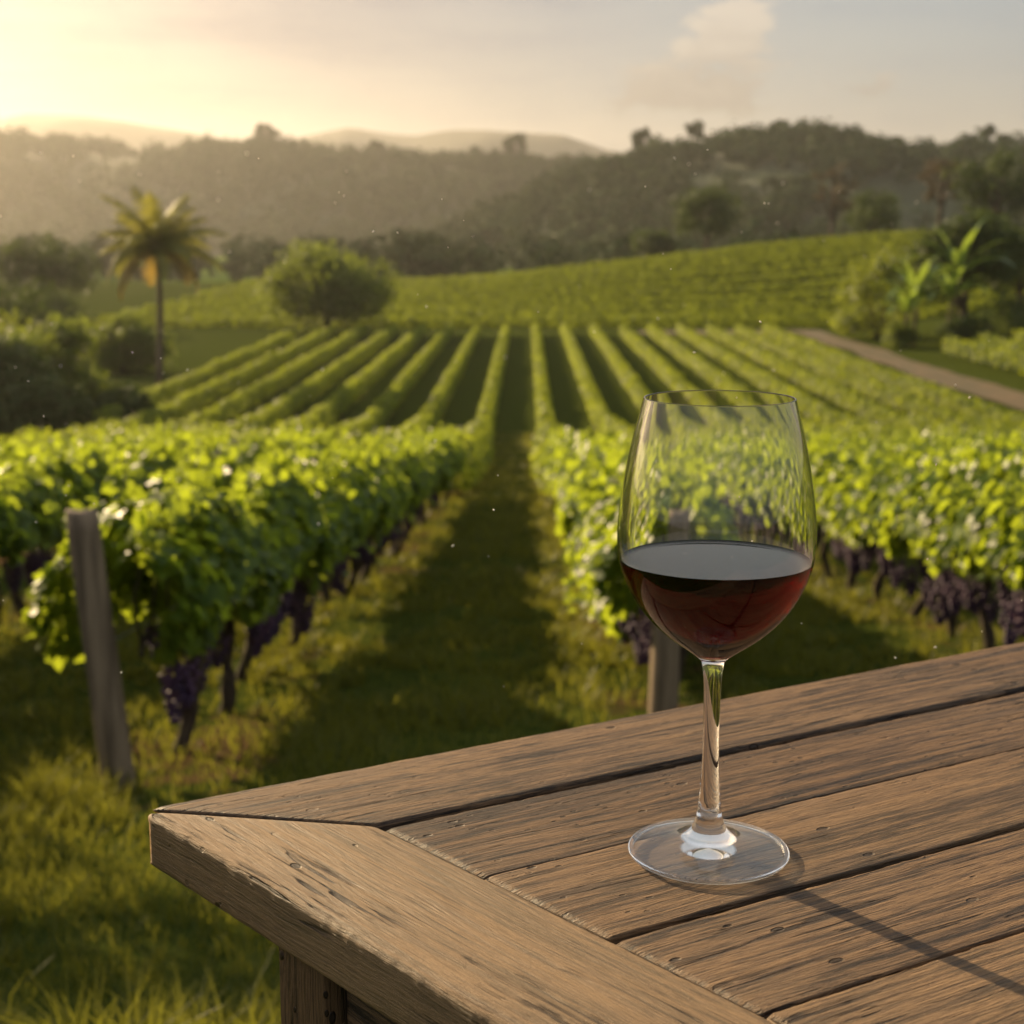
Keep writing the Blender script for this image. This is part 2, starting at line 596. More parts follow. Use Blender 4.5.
def make_tree(name, x, y, h, w, label, cat, material, group=None, clumps=34, per=85, lsize=0.3, trunk_h=0.35, z=None, open_=1.0):
    root = empty(name, (x, y, gz(x, y) - 0.1 if z is None else z), RNG.random() * 6)
    tag(root, label, cat, group)
    mb = MB()
    th = h * trunk_h
    zc = (th * 0.7 + h) / 2
    rz = (h - th * 0.7) / 2
    cp = crown_points(clumps, w / 2, w / 2, rz, zc, 0.9)
    tr = MB()
    bend = RNG.normal(size=2) * 0.04 * h
    zz = np.linspace(0, 1, 7)
    pts = np.stack([bend[0] * zz ** 2, bend[1] * zz ** 2, zz * zc], 1)
    tube(tr, pts, 0.035 * h * (1 - 0.65 * zz) + 0.02, 8, 0.06)
    for c in cp[::3]:
        s = pts[2 + int(RNG.integers(0, 4))]
        m = (s + c) / 2 + np.array([0, 0, 0.05 * h])
        tube(tr, [s, s * 0.5 + m * 0.5, m, m * 0.5 + c * 0.5, c], np.linspace(0.014 * h, 0.004 * h, 5), 5, 0.05)
    tr.build('trunk', M_TRUNK, root)
    rad = (0.13 + 0.1 * RNG.random(len(cp))) * w * open_
    clump_leaves(mb, cp, rad, per, lsize)
    mb.build('crown', material, root)
    return root


def make_shrub(x, y, h, w, label, material, group=None, clumps=26, per=90, lsize=0.26, name='shrub', cat='shrub'):
    root = empty(name, (x, y, gz(x, y) - 0.05), 0)
    tag(root, label, cat, group)
    d = norm(RNG.normal(size=(clumps, 3)))
    d[:, 2] = np.abs(d[:, 2])
    cp = d * (0.35 + 0.5 * RNG.random(clumps))[:, None] * np.array([w / 2, w / 2, h * 0.85]) + np.array([0, 0, h * 0.12])
    st = MB()
    for c in cp[::2]:
        tube(st, [(0, 0, 0), c * 0.5 + np.array([0, 0, 0.1]), c], [0.05, 0.03, 0.012], 5, 0.05)
    st.build('stem', M_TRUNK, root)
    mb = MB()
    clump_leaves(mb, cp, (0.14 + 0.1 * RNG.random(clumps)) * w, per, lsize)
    mb.build('foliage', material, root)
    return root


# far woods: one mass each ---------------------------------------------------
def forest(name, px_, py_, pz_, hmin, hmax, label, per=46):
    mb = MB()
    n = len(px_)
    for i in range(n):
        h = hmin + (hmax - hmin) * RNG.random() ** 1.5
        w = h * (0.7 + 0.5 * RNG.random())
        k = 5
        cp = norm(RNG.normal(size=(k, 3))) * np.array([w * 0.28, w * 0.28, h * 0.22]) + np.array([0, 0, h * 0.55])
        d = norm(RNG.normal(size=(k, per // k + 1, 3)))
        p = cp[:, None, :] + d * (w * 0.3) * (RNG.random((k, per // k + 1, 1)) ** 0.4)
        p = p.reshape(-1, 3) + np.array([px_[i], py_[i], pz_[i]])
        nr = d.reshape(-1, 3) + RNG.normal(size=(len(p), 3)) * 0.25 + np.array([0, 0, 0.8])
        base = RNG.random() * 0.85
        leaves(mb, KITE_T, KITE_F, p, nr, h * (0.14 + 0.10 * RNG.random(len(p))), 0.4, np.clip(base + 0.12 * RNG.random(len(p)), 0, 1))
    o = mb.build(name, M_FOREST)
    tag(o, label, 'forest', kind='stuff')


def hill_forest(h, n, lab, hmin, hmax, xlo, xhi, dens):
    U, yy, zz, V = h
    ok = (V < 0.12) & (V > -0.93) & (U > xlo) & (U < xhi)
    fi = np.flatnonzero(ok.ravel())
    cl = vnoise(U.ravel()[fi], yy.ravel()[fi], dens, 21)
    p = (cl > 0.3) * 0.9 + 0.1
    pick = RNG.choice(fi, n, p=p / p.sum(), replace=True)
    du = (U[0, 1] - U[0, 0])
    xx = U.ravel()[pick] + (RNG.random(n) - 0.5) * du
    forest('forest', xx, yy.ravel()[pick] + RNG.normal(size=n) * 2, zz.ravel()[pick] - 1.0, hmin, hmax, lab)


hill_forest(hr, 2600, 'dense dark forest covering the right-hand hill', 7, 12, -60, 420, 45)
hill_forest(hl, 2600, 'hazy forest covering the long hill behind the palm', 9, 16, -560, 200, 70)
n = 900
fx = RNG.uniform(-150, 210, n); fy = 272 + RNG.random(n) ** 1.6 * 190
keep = (vnoise(fx * 0.3, fy, 30, 31) > 0.42) | (RNG.random(n) < 0.12)
fx, fy = fx[keep], fy[keep]
forest('woodland', fx, fy, G(fx, fy) - 0.5, 6, 12, 'band of trees across the valley floor behind the vineyards', per=60)

# a few trees that stand clear of the ridges
for px, d, pyb, pyt, lab in ((275, 985, 146, 123, 'lone round tree on the hazy ridge above the palm'),
                             (515, 960, 160, 133, 'small lone tree on the ridge left of the dark hill'),
                             (378, 975, 158, 138, 'low hazy tree on the ridge above the round tree'),
                             (640, 642, 152, 128, 'dark ridge tree at the foot of the dark skyline'),
                             (690, 640, 142, 122, 'dark ridge tree beside the skyline summit'),
                             (770, 640, 135, 120, 'dark broad tree on the summit of the dark hill'),
                             (886, 640, 155, 136, 'dark tree in the dip of the skyline'),
                             (975, 640, 142, 124, 'dark pointed tree on the right end of the skyline')):
    hgt = pz(pyt, d) - pz(pyb, d)
    make_tree('ridge_tree', px2x(px, d), d, hgt, hgt * (1.1 if d > 900 else 1.25), lab, 'tree', M_FOREST, 'trees standing clear of the skyline', 12, 40, hgt * 0.16, 0.3, z=pz(pyb, d))

# ------------------------------------------------------------------ middle distance trees
make_tree('round_tree', -15.3, 124.5, 7.2, 11.0, 'broad round green tree at the far end of the left vine rows', 'tree', M_TREE, None, 60, 170, 0.34, 0.14)
make_tree('leafy_tree', -41, 132, 8.2, 9.5, 'hazy domed tree behind the palm, above the shrubs', 'tree', M_DARKTREE, None, 46, 110, 0.36, 0.3)
make_tree('leafy_tree', 28.3, 222, 9.6, 11.0, 'dark round tree behind the crest of the contoured vineyard', 'tree', M_DARKTREE, None, 46, 110, 0.42, 0.2)
make_tree('leafy_tree', 21.5, 232, 4.6, 8.5, 'lower tree left of the dark round tree behind the crest', 'tree', M_DARKTREE, None, 36, 90, 0.42, 0.2)
make_tree('dry_tree', 49.5, 236, 13.5, 7.0, 'thin brownish tree standing up behind the crest', 'tree', M_DRY, None, 26, 34, 0.4, 0.45, open_=0.8)
make_tree('leafy_tree', 57, 240, 9.0, 10.0, 'low dark tree behind the crest, right of the thin brownish tree', 'tree', M_DARKTREE, None, 30, 80, 0.45, 0.25)
make_tree('dry_tree', 60.5, 216, 12.5, 7.5, 'tall thin bare-looking tree above the banana clump', 'tree', M_DRY, None, 30, 46, 0.4, 0.45, open_=0.75)
make_tree('leafy_tree', 66, 208, 12.5, 13.0, 'dark spreading tree behind the right end of the crest', 'tree', M_DARKTREE, None, 44, 100, 0.45, 0.25)
make_tree('leafy_tree', 34.0, 114, 10.2, 8.8, 'tall dark tree behind the banana plants', 'tree', M_DARKTREE, None, 50, 130, 0.34, 0.22)
make_tree('leafy_tree', 40.0, 119, 8.4, 9.0, 'dark tree at the right edge beside the tall dark tree', 'tree', M_DARKTREE, None, 40, 110, 0.34, 0.22)
make_shrub(28.4, 117, 8.2, 7.0, 'bright yellow-green bush left of the banana plants', M_BRIGHT, 'bushes beside the dirt track', 30, 110, 0.28)
make_shrub(27.9, 108, 2.4, 3.2, 'low bush at the edge of the dirt track', M_TREE, 'bushes beside the dirt track', 18, 110, 0.24)
make_shrub(32.0, 106, 2.8, 4.6, 'dark bush below the banana plants', M_DARKTREE, 'bushes beside the dirt track', 22, 80, 0.26)
make_shrub(35.6, 106.5, 4.0, 5.6, 'dark bush at the foot of the tall dark tree', M_DARKTREE, 'bushes beside the dirt track', 22, 80, 0.26)
SHR = [(-20.4, 65, 5.2, 6.0, M_TREE, 'tall green shrub nearest the palm trunk'),
       (-23.3, 69, 5.6, 6.4, M_BRIGHT, 'bright-topped shrub at the left edge of the clearing'),
       (-18.6, 58.5, 3.0, 4.4, M_DARKTREE, 'low dark shrub at the edge of the vines, left of the palm'),
       (-20.6, 60.5, 4.4, 5.2, M_DARKTREE, 'dark dense shrub in front of the bright-topped one'),
       (-22.6, 88, 5.4, 5.0, M_TREE, 'shrub standing behind the palm trunk'),
       (-26.5, 78, 6.4, 7.5, M_DARKTREE, 'dark tall shrub behind the bright-topped one'),
       (-22.8, 60, 4.8, 5.4, M_TREE, 'shrub cut by the left edge of the picture'),
       (-16.6, 64, 1.5, 3.0, M_DARKTREE, 'small dark shrub right of the palm trunk'),
       (-29.5, 95, 6.0, 7.0, M_DARKTREE, 'dark shrub far back between the palm and the domed tree')]
for x, y, h, w, m, lab in SHR:
    make_shrub(x, y, h, w, lab, m, 'shrubs in the clearing on the left', 40, 190, 0.24)


# palm ---------------------------------------------------------------------
def make_palm(x, y, h, rad, label):
    root = empty('palm_tree', (x, y, gz(x, y) - 0.1))
    tag(root, label, 'palm tree')
    t = np.linspace(0, 1, 14)
    pts = np.stack([0.25 * np.sin(t * 2.2) - 0.1, 0.1 * t, h * t], 1)
    tr = MB()
    tube(tr, pts, 0.19 - 0.07 * t + 0.012 * (np.arange(14) % 2), 10, 0.03)
    tr.build('trunk', M_TRUNK, root)
    top = pts[-1]
    nf = 30
    for i in range(nf):
        a = i * 2.399 + RNG.normal() * 0.15
        lev = i / nf                                          # 0 = youngest, upright
        elev = R(80) - lev * R(98)
        L = rad * (0.85 + 0.25 * RNG.random())
        droop = 0.55 + 0.45 * lev
        s = np.linspace(0, 1, 12)
        ang = elev - droop * 1.7 * s ** 1.4
        dr = np.concatenate([[0], np.cumsum(np.cos(ang[:-1]))]) * L / 11
        dz = np.concatenate([[0], np.cumsum(np.sin(ang[:-1]))]) * L / 11
        h_ = np.array([math.cos(a), math.sin(a), 0])
        P = top + np.outer(dr, h_) + np.outer(dz, [0, 0, 1])
        mb = MB()
        tube(mb, P, np.linspace(0.035, 0.008, 12), 4)
        sidev = np.array([-math.sin(a), math.cos(a), 0])
        for k in np.linspace(0.08, 1, 34):
            f = k * 11; j = min(int(f), 10)
            p = P[j] + (P[j + 1] - P[j]) * (f - j)
            tg = norm((P[j + 1] - P[j])[None])[0]
            ll = 0.85 * math.sin(math.pi * min(0.2 + 0.78 * k, 1)) + 0.12
            for sg in (-1, 1):
                d = norm((sidev * sg * 0.8 + tg * 0.55 + np.array([0, 0, -0.42 + 0.1 * RNG.normal()]))[None])[0]
                m_ = p + d * ll * 0.5 + np.array([0, 0, 0.03])
                e = p + d * ll + np.array([0, 0, -0.2 * ll])
                wv = tg * 0.045
                mb.add([p - wv, p + wv, m_ + wv, m_ - wv, e], [(3, 2, 4)], [(0, 1, 2, 3)], RNG.random())
        mb.build('frond', M_OLDPALM if (lev > 0.86) else M_PALM, root)
    nuts = MB()
    for i in range(7):
        a = i * 0.9
        v, f = ICO
        nuts.add(v * 0.12 + top + np.array([math.cos(a) * 0.22, math.sin(a) * 0.22, -0.25 - 0.06 * (i % 3)]), f)
    nuts.build('coconut_cluster', M_BARK, root)


def ico(sub):
    import bmesh
    bm = bmesh.new()
    bmesh.ops.create_icosphere(bm, subdivisions=sub, radius=1)
    bm.verts.ensure_lookup_table()
    v = np.array([q.co[:] for q in bm.verts]); f = np.array([[w.index for w in q.verts] for q in bm.faces])
    bm.free()
    return v, f


ICO = ico(2)
ICO1 = ico(1)
make_palm(-19.0, 81, 7.4, 3.75, 'coconut palm with yellowing lower fronds above the shrubs')


# banana plants --------------------------------------------------------------
def make_banana(x, y, h, label, nl=13):
    root = empty('banana_plant', (x, y, gz(x, y) - 0.05))
    tag(root, label, 'banana plant', 'banana plants beside the dirt track')
    st = MB()
    t = np.linspace(0, 1, 6)
    tube(st, np.stack([0.1 * t, 0 * t, h * 0.55 * t], 1), 0.16 - 0.08 * t, 8, 0.03)
    st.build('stem', M_TRUNK, root)
    for i in range(nl):
        a = i * 2.4 + RNG.normal() * 0.2
        L = h * (0.5 + 0.15 * RNG.random()); W = 0.25 + 0.08 * RNG.random()
        e0 = R(82) - (i / nl) * R(50)
        s = np.linspace(0, 1, 11)
        ang = e0 - s ** 1.5 * (0.9 + 1.0 * i / nl)
        dr = np.concatenate([[0], np.cumsum(np.cos(ang[:-1]))]) * L / 10
        dz = np.concatenate([[0], np.cumsum(np.sin(ang[:-1]))]) * L / 10
        hd = np.array([math.cos(a), math.sin(a), 0]); sv = np.array([-math.sin(a), math.cos(a), 0])
        P = np.array([0.1, 0, h * 0.53]) + np.outer(dr, hd) + np.outer(dz, [0, 0, 1])
        w = W * np.sin(np.clip(s * 0.9 + 0.1, 0, 1) * math.pi) ** 0.6
        w[0] = 0.03; w[1] = 0.05
        up = np.array([0, 0, 0.25])
        A = P + np.outer(w, sv) + np.outer(w, up); B = P - np.outer(w, sv) + np.outer(w, up)
        v = np.stack([A, P, B], 1).reshape(-1, 3)
        q = []
        for j in range(10):
            q += [(3 * j, 3 * j + 1, 3 * j + 4, 3 * j + 3), (3 * j + 1, 3 * j + 2, 3 * j + 5, 3 * j + 4)]
        MB().add(v, None, q, RNG.random()).build('leaf', M_BANANA, root)


make_banana(29.2, 109.5, 6.2, 'banana plant with arching leaves in front of the tall dark tree')
make_banana(28.0, 107.5, 4.6, 'short banana plant nearest the dirt track')
make_banana(32.2, 110.0, 8.6, 'tallest banana plant, its leaves reaching up into the dark tree')
make_banana(31.2, 108.0, 6.0, 'banana plant on the right of its clump')
make_banana(-22.6, 63.5, 3.9, 'broad-leaved plant sprouting bright leaves among the left shrubs', 8)

make_tree('leafy_tree', -5.3, 7.6, 3.5, 3.6, 'unseen small open-crowned tree added outside the left edge to shade the near grass', 'tree', M_TREE, None, 26, 60, 0.13, 0.35)  # unseen tree, added only to throw dappled shade on the near grass

# ------------------------------------------------------------------ vines
ORD = ['first', 'second', 'third', 'fourth', 'fifth', 'sixth', 'seventh', 'eighth', 'ninth', 'tenth', 'eleventh', 'twelfth', 'thirteenth', 'fourteenth', 'fifteenth',
       'sixteenth', 'seventeenth', 'eighteenth', 'nineteenth', 'twentieth', 'twenty-first', 'twenty-second', 'twenty-third', 'twenty-fourth', 'twenty-fifth', 'twenty-sixth',
       'twenty-seventh', 'twenty-eighth', 'twenty-ninth', 'thirtieth']


def vine_foliage(seed, nl=1300, zb=0.66, zt=1.2, hl_=0.62):
    mb = MB()
    n = nl
    y = RNG.uniform(-hl_, hl_, n)
    z = zb + (zt - zb) * RNG.random(n) ** 0.85
    top = zt + 0.16 * (vnoise(y, y * 0, 0.3, seed) - 0.45)
    bot = zb + 0.24 * (vnoise(y, y * 0 + 9, 0.28, seed + 3) - 0.5)
    z = bot + (z - zb) / (zt - zb) * (top - bot)
    rel = (z - zb) / (zt - zb)
    wid = 0.16 + 0.24 * np.sin(np.clip(rel * 0.75 + 0.22, 0, 1) * math.pi) + 0.10 * (vnoise(y, z, 0.22, seed + 5) - 0.5)
    sg = np.where(RNG.random(n) < 0.5, -1, 1)
    x = sg * wid * (0.35 + 0.65 * RNG.random(n) ** 0.4)
    nr = np.stack([sg * (0.9 - 0.5 * rel), RNG.normal(size=n) * 0.4, 0.25 + 0.8 * rel], 1) + RNG.normal(size=(n, 3)) * 0.35
    leaves(mb, GRAPE_T, GRAPE_F, np.stack([x, y, z], 1), nr, 0.062 + 0.042 * RNG.random(n), 0.9)
    # shoots standing up and hanging out
    for k in range(13):
        yy = RNG.uniform(-hl_, hl_); sx = RNG.choice([-1, 1])
        s = np.linspace(0, 1, 9)
        up = RNG.random() < 0.78
        if up:
            P = np.stack([sx * (0.08 + 0.2 * s ** 1.5), yy + 0.15 * RNG.normal() * s, zt - 0.1 + (0.16 + 0.2 * RNG.random()) * s], 1)
        else:
            P = np.stack([sx * (0.28 + 0.2 * s), yy + 0.2 * RNG.normal() * s, zb + 0.45 - 0.42 * s ** 1.6], 1)
        tube(mb, P, np.linspace(0.004, 0.0015, 9), 4, var=0.2)
        nn = RNG.normal(size=(9, 3)) * 0.6 + np.array([sx * 0.5, 0, 0.6])
        leaves(mb, GRAPE_T, GRAPE_F, P + RNG.normal(size=(9, 3)) * 0.025, nn, np.linspace(0.1, 0.05, 9), 0.7, 0.5 + 0.5 * RNG.random(9))
    return mb.mesh('foliage', M_VINE)


def vine_trunk(seed):
    mb = MB()
    zz = np.linspace(0, 1, 12)
    a, b = RNG.normal() * 0.10, RNG.normal() * 0.13
    P = np.stack([a * np.sin(zz * 2.6) + 0.02 * np.sin(zz * 9 + seed), b * np.sin(zz * 3.0) + 0.025 * np.sin(zz * 8), zz * 0.72 - 0.06], 1)
    tube(mb, P, (0.042 - 0.016 * zz) * (1 + 0.18 * np.sin(zz * 17 + seed)), 9, 0.09)
    for s in (-1, 1):
        t = np.linspace(0, 1, 8)
        Q = np.stack([P[-1][0] + 0.02 * np.sin(t * 7), P[-1][1] + s * 0.56 * t, P[-1][2] + 0.05 * np.sin(t * 3) - 0.02], 1)
        tube(mb, Q, np.linspace(0.024, 0.012, 8), 7, 0.1)
        for k in range(3):
            q = Q[2 + 2 * k]
            tube(mb, [q, q + np.array([0.03 * RNG.normal(), 0.02, 0.2]), q + np.array([0.08 * RNG.normal(), 0.05, 0.45])], [0.008, 0.006, 0.004], 5)
    return mb.mesh('trunk', M_BARK)


def grape_bunch(seed):
    mb = MB()
    v, f = ICO1 if False else ICO
    n = 46
    for i in range(n):
        t = (i + 0.5) / n
        r = 0.062 * (1 - t) ** 0.55 * (0.55 + 0.5 * RNG.random()) + 0.004
        a = i * 2.4 + RNG.normal() * 0.3
        c = np.array([r * math.cos(a), r * math.sin(a), -0.03 - 0.20 * t])
        mb.add(v * (0.0105 + 0.003 * RNG.random()) * 1.15 + c, f)
    tube(mb, [(0, 0, 0.03), (0.003, 0, -0.05), (0, 0.003, -0.18)], [0.004, 0.003, 0.002], 5)
    return mb.mesh('grape_bunch', M_GRAPE)


FOL = [vine_foliage(i) for i in range(5)]
FOL_LOW = [vine_foliage(7 + i, 1500, 0.34, 1.18) for i in range(2)]
TRK = [vine_trunk(i) for i in range(5)]
BUN = [grape_bunch(i) for i in range(4)]


def place_vine(x, y, label, group, low=False, bunches=4, far=False, bside=0):
    root = empty('grape_vine', (x, y, gz(x, y) - 0.02), (math.pi if random.random() < 0.5 else 0) + random.gauss(0, 0.05))
    tag(root, label, 'grapevine', group)
    f = link_mesh('foliage', random.choice(FOL_LOW if low else FOL), root)
    f.scale = (random.uniform(0.92, 1.12), 1.0, random.uniform(0.95, 1.06))
    link_mesh('trunk', random.choice(TRK), root)
    flip = -1 if abs(root.rotation_euler.z) > 1.5 else 1
    for k in range(bunches):
        b = link_mesh('grape_bunch', random.choice(BUN), root)
        sx = bside if bside and random.random() < 0.75 else random.choice((-1, 1))
        b.location = (sx * flip * random.uniform(0.05, 0.26), random.uniform(-0.5, 0.5), random.uniform(0.5, 0.68))
        b.rotation_euler = (random.gauss(0, 0.1), random.gauss(0, 0.1), random.uniform(0, 6))
        s = random.uniform(0.75, 1.3)
        b.scale = (s, s, s)


LROW = ['first row left of the grass aisle', 'second row left of the grass aisle', 'third row left of the grass aisle']
RROW = ['first row right of the grass aisle', 'second row right of the grass aisle', 'third row right of the grass aisle', 'fourth row right of the grass aisle']
Y_END = 30.0
for side, rows, names, starts in ((-1, ROW_L, LROW, (6.75, 3.3, 14.6)), (1, ROW_R, RROW, (8.2, 8.6, 14.6, 20.0))):
    for ri, (nm, st) in enumerate(zip(names, starts)):
        y = st
        i = 0
        while y < Y_END:
            if ri == 0 and i == 0:
                lab = ('first grapevine beside the leaning wooden post, ' if side < 0 else 'first grapevine behind the wine glass, ') + nm
            else:
                if side < 0 and ri == 1:
                    lab = ('grapevine at the left picture edge, ' if i > 5 else 'added grapevine outside the left edge, ') + '%s in the %s' % (ORD[i], nm.replace(' of the grass aisle', ' of the aisle'))  # row extended out of view with added vines that shade the near ground
                    lab = '%s grapevine in the %s' % (ORD[i], nm) if i > 9 else lab
                else:
                    lab = '%s grapevine counted from the near end of the %s' % (ORD[i], nm)
            place_vine(xr(rows[ri], y) + random.gauss(0, 0.04), y, lab, 'grapevines in the near rows', low=(side > 0 and ri == 0 and 0 < i < 4),
                       bunches=(6 if y < 14 else 4 if y < 22 else 2), bside=(1 if side < 0 else -1) if ri < 3 else 0)
            y += 1.05 + random.gauss(0, 0.06)
            i += 1


def row_foliage(P0, P1, per_m, lsize, h0=0.25, h1=1.32, wide=0.34, seed=0, grow=False):
    """Leafy mass of one trained row from P0 to P1 (x, y), following the ground."""
    L = math.hypot(P1[0] - P0[0], P1[1] - P0[1])
    n = int(L * per_m)
    t = RNG.random(n)
    cx = P0[0] + (P1[0] - P0[0]) * t; cy_ = P0[1] + (P1[1] - P0[1]) * t
    ax = np.array([(P1[0] - P0[0]) / L, (P1[1] - P0[1]) / L]); px = np.array([ax[1], -ax[0]])
    s = t * L
    top = h1 + 0.24 * (vnoise(s, s * 0 + seed, 0.8, seed) - 0.5) + 0.14 * (vnoise(s, s * 0 + seed, 0.3, seed + 2) - 0.5)
    rel = RNG.random(n) ** 0.75
    z = h0 + (top - h0) * rel
    fat = (1 - sstep(44, 60, cy_)) if grow else 0.0
    z = z * (1 + 0.36 * fat)
    w = wide * (1 + 0.75 * fat) * (0.55 + 0.6 * np.sin(np.clip(rel * 0.8 + 0.18, 0, 1) * math.pi)) * (0.8 + 0.5 * vnoise(s, rel * 2, 0.6, seed + 4))
    sg = np.where(RNG.random(n) < 0.5, -1.0, 1.0)
    off = sg * w * RNG.random(n) ** 0.45
    x = cx + px[0] * off; y = cy_ + px[1] * off
    nr = np.stack([px[0] * sg * (1 - 0.5 * rel), px[1] * sg * (1 - 0.5 * rel), 0.25 + 0.8 * rel], 1) + RNG.normal(size=(n, 3)) * 0.4
    mb = MB()
    leaves(mb, KITE_T, KITE_F, np.stack([x, y, G(cx, cy_) + z], 1), nr, lsize * (0.7 + 0.6 * RNG.random(n)), 0.7)
    return mb


def vine_row(P0, P1, label, group, per_m=120, lsize=0.21, **kw):
    c = (P0[0], P0[1], gz(*P0))
    root = row_foliage(P0, P1, per_m, lsize, **kw).build('vine_row', M_ROW)
    tag(root, label, 'vine row', group)
    return root


GRP = 'vine rows running away across the valley floor'
for i, x in enumerate(ROW_L):
    y0 = Y_END - 0.3 if i < 3 else (24, 30, 38, 50, 60)[i - 3]
    vine_row((xr(x, y0), y0), (xr(x, 122) - (0.25 * max(0, i - 4)), 122.3 - max(0, i - 5) * 4.5 + RNG.uniform(-1.4, 1.0)), '%s vine row left of the central grass aisle, its sunlit top running away' % ORD[i] if i else
             'far part of the vine row bordering the grass aisle on its left', GRP, per_m=250 if i < 3 else 190, lsize=0.17, h0=0.12, h1=0.9, wide=0.28, seed=i, grow=True)
for i, x in enumerate(ROW_R):
    y0 = Y_END - 0.3 if i < 4 else 26.0 + 4.5 * (i - 4)
    vine_row((xr(x, y0), y0), (xr(x, 122), 122.3 + RNG.uniform(-1.4, 1.0)), '%s vine row right of the central grass aisle, its sunlit top running away' % ORD[i] if i else
             'far part of the vine row bordering the grass aisle on its right', GRP, per_m=250 if i < 4 else 190, lsize=0.17, h0=0.12, h1=0.88, wide=0.27, seed=20 + i, grow=True)
# contour rows on the facing slope
k = 0
yy = 131.0
while yy < 207:
    vine_row((-38 + 0.05 * (yy - 130), yy), (72, yy + 4), '%s contour vine row up the facing slope, counted from its foot' % ORD[k], 'contour vine rows on the facing slope',
             per_m=120, lsize=0.24, wide=0.42, h0=0.05, h1=0.85, seed=50 + k)
    yy += 7.0
    k += 1
# block beyond the dirt track
for k in range(9):
    x = 28.6 + 2.3 * k
    vine_row((x, 62 + 3.0 * k), (x + 0.6, 101), '%s vine row beyond the dirt track, counted from the track' % ORD[k], 'vine rows of the block right of the dirt track', per_m=80, lsize=0.25, seed=80 + k)


# ------------------------------------------------------------------ posts
def make_post(x, y, h, r, lean, label):
    z0 = gz(x, y) - 0.1
    root = empty('wooden_post', (x, y, z0))
    mb = MB()
    t = np.linspace(0, 1, 18)
    seg = 22
    a = np.arange(seg) * 2 * math.pi / seg
    ridge_ = 1 + 0.035 * np.sin(a * 3 + 1) + 0.02 * np.sin(a * 7)
    vs = []
    hh = h + 0.1
    for i, s in enumerate(t):
        rr = r * ridge_ * (1.04 - 0.08 * s)
        z = hh * s + (0.012 * np.sin(a * 2 + 1) if i == len(t) - 1 else 0)
        if i == len(t) - 1: rr = rr * 0.93
        vs.append(np.stack([rr * np.cos(a) + lean * s, rr * np.sin(a), z + 0 * a], 1))
    v = np.concatenate(vs + [np.array([[lean, 0, hh + 0.004]])])
    q = [(i * seg + j, i * seg + (j + 1) % seg, (i + 1) * seg + (j + 1) % seg, (i + 1) * seg + j) for i in range(len(t) - 1) for j in range(seg)]
    tr = [((len(t) - 1) * seg + j, (len(t) - 1) * seg + (j + 1) % seg, len(t) * seg) for j in range(seg)]
    mb.add(v, tr, q)
    mb.build('post', M_POST, root)
    w = MB()
    for zf in (0.55, 0.86):
        A = np.array([lean * zf, r * 0.8, hh * zf])
        tube(w, [A, A + np.array([0, 1.2, -0.15]), A + np.array([0.02, 2.6, -0.33])], 0.0035, 5)
    w.build('trellis_wire', M_WIRE, root)
    tag(root, label, 'post', 'wooden end posts of the near rows')


M_WIRE = solid('wire', (0.18, 0.17, 0.16), (0.3, 0.29, 0.27), 30, 0.5)
make_post(-1.66, 6.05, 1.20, 0.068, -0.11, 'thick weathered wooden post leaning at the end of the left vine row')
make_post(0.79, 7.55, 1.12, 0.075, 0.02, 'grey weathered wooden post seen behind the wine glass stem')


# ------------------------------------------------------------------ grass
def grass(n, x0, x1, y0, y1, hmin, hmax, wd, mb, row_clear=True):
    x = RNG.uniform(x0, x1, n); y = RNG.uniform(y0, y1, n)
    cl = vnoise(x, y, 0.35, 41) * 0.55 + vnoise(x, y, 1.1, 42) * 0.45
    keep = RNG.random(n) < np.clip((cl - 0.28) * 2.6, 0.04, 1)
    dr = np.min(np.abs((x - 0.0095 * (y - 8))[:, None] - ROWS), axis=1)
    keep &= (dr > 0.34) | (RNG.random(n) < 0.3) | (y < 5.5)
    x, y, cl = x[keep], y[keep], cl[keep]
    n = len(x)
    h = (hmin + (hmax - hmin) * RNG.random(n) ** 1.6) * (0.45 + 1.1 * cl)
    a = RNG.random(n) * 6.283
    lean = h * (0.25 + 0.65 * RNG.random(n))
    la = RNG.random(n) * 6.283
    w = wd * (0.6 + 0.8 * RNG.random(n))
    sx, sy = np.cos(a) * w, np.sin(a) * w
    lx, ly = np.cos(la) * lean, np.sin(la) * lean
    z = G(x, y) - 0.01
    P = np.stack([np.stack([x - sx, y - sy, z], 1), np.stack([x + sx, y + sy, z], 1),
                  np.stack([x + sx * .7 + lx * .35, y + sy * .7 + ly * .35, z + h * .6], 1), np.stack([x - sx * .7 + lx * .35, y - sy * .7 + ly * .35, z + h * .6], 1),
                  np.stack([x + lx, y + ly, z + h], 1)], 1)
    o = np.arange(n)[:, None] * 5
    var = np.clip((0.1 + 0.6 * vnoise(x, y, 0.8, 44) + 0.3 * RNG.random(n)) * (0.25 + 0.75 * sstep(4.5, 7.5, y)), 0, 1)
    mb.add(P.reshape(-1, 3), o + np.array([[3, 2, 4]]), o + np.array([[0, 1, 2, 3]]), np.repeat(var, 5))


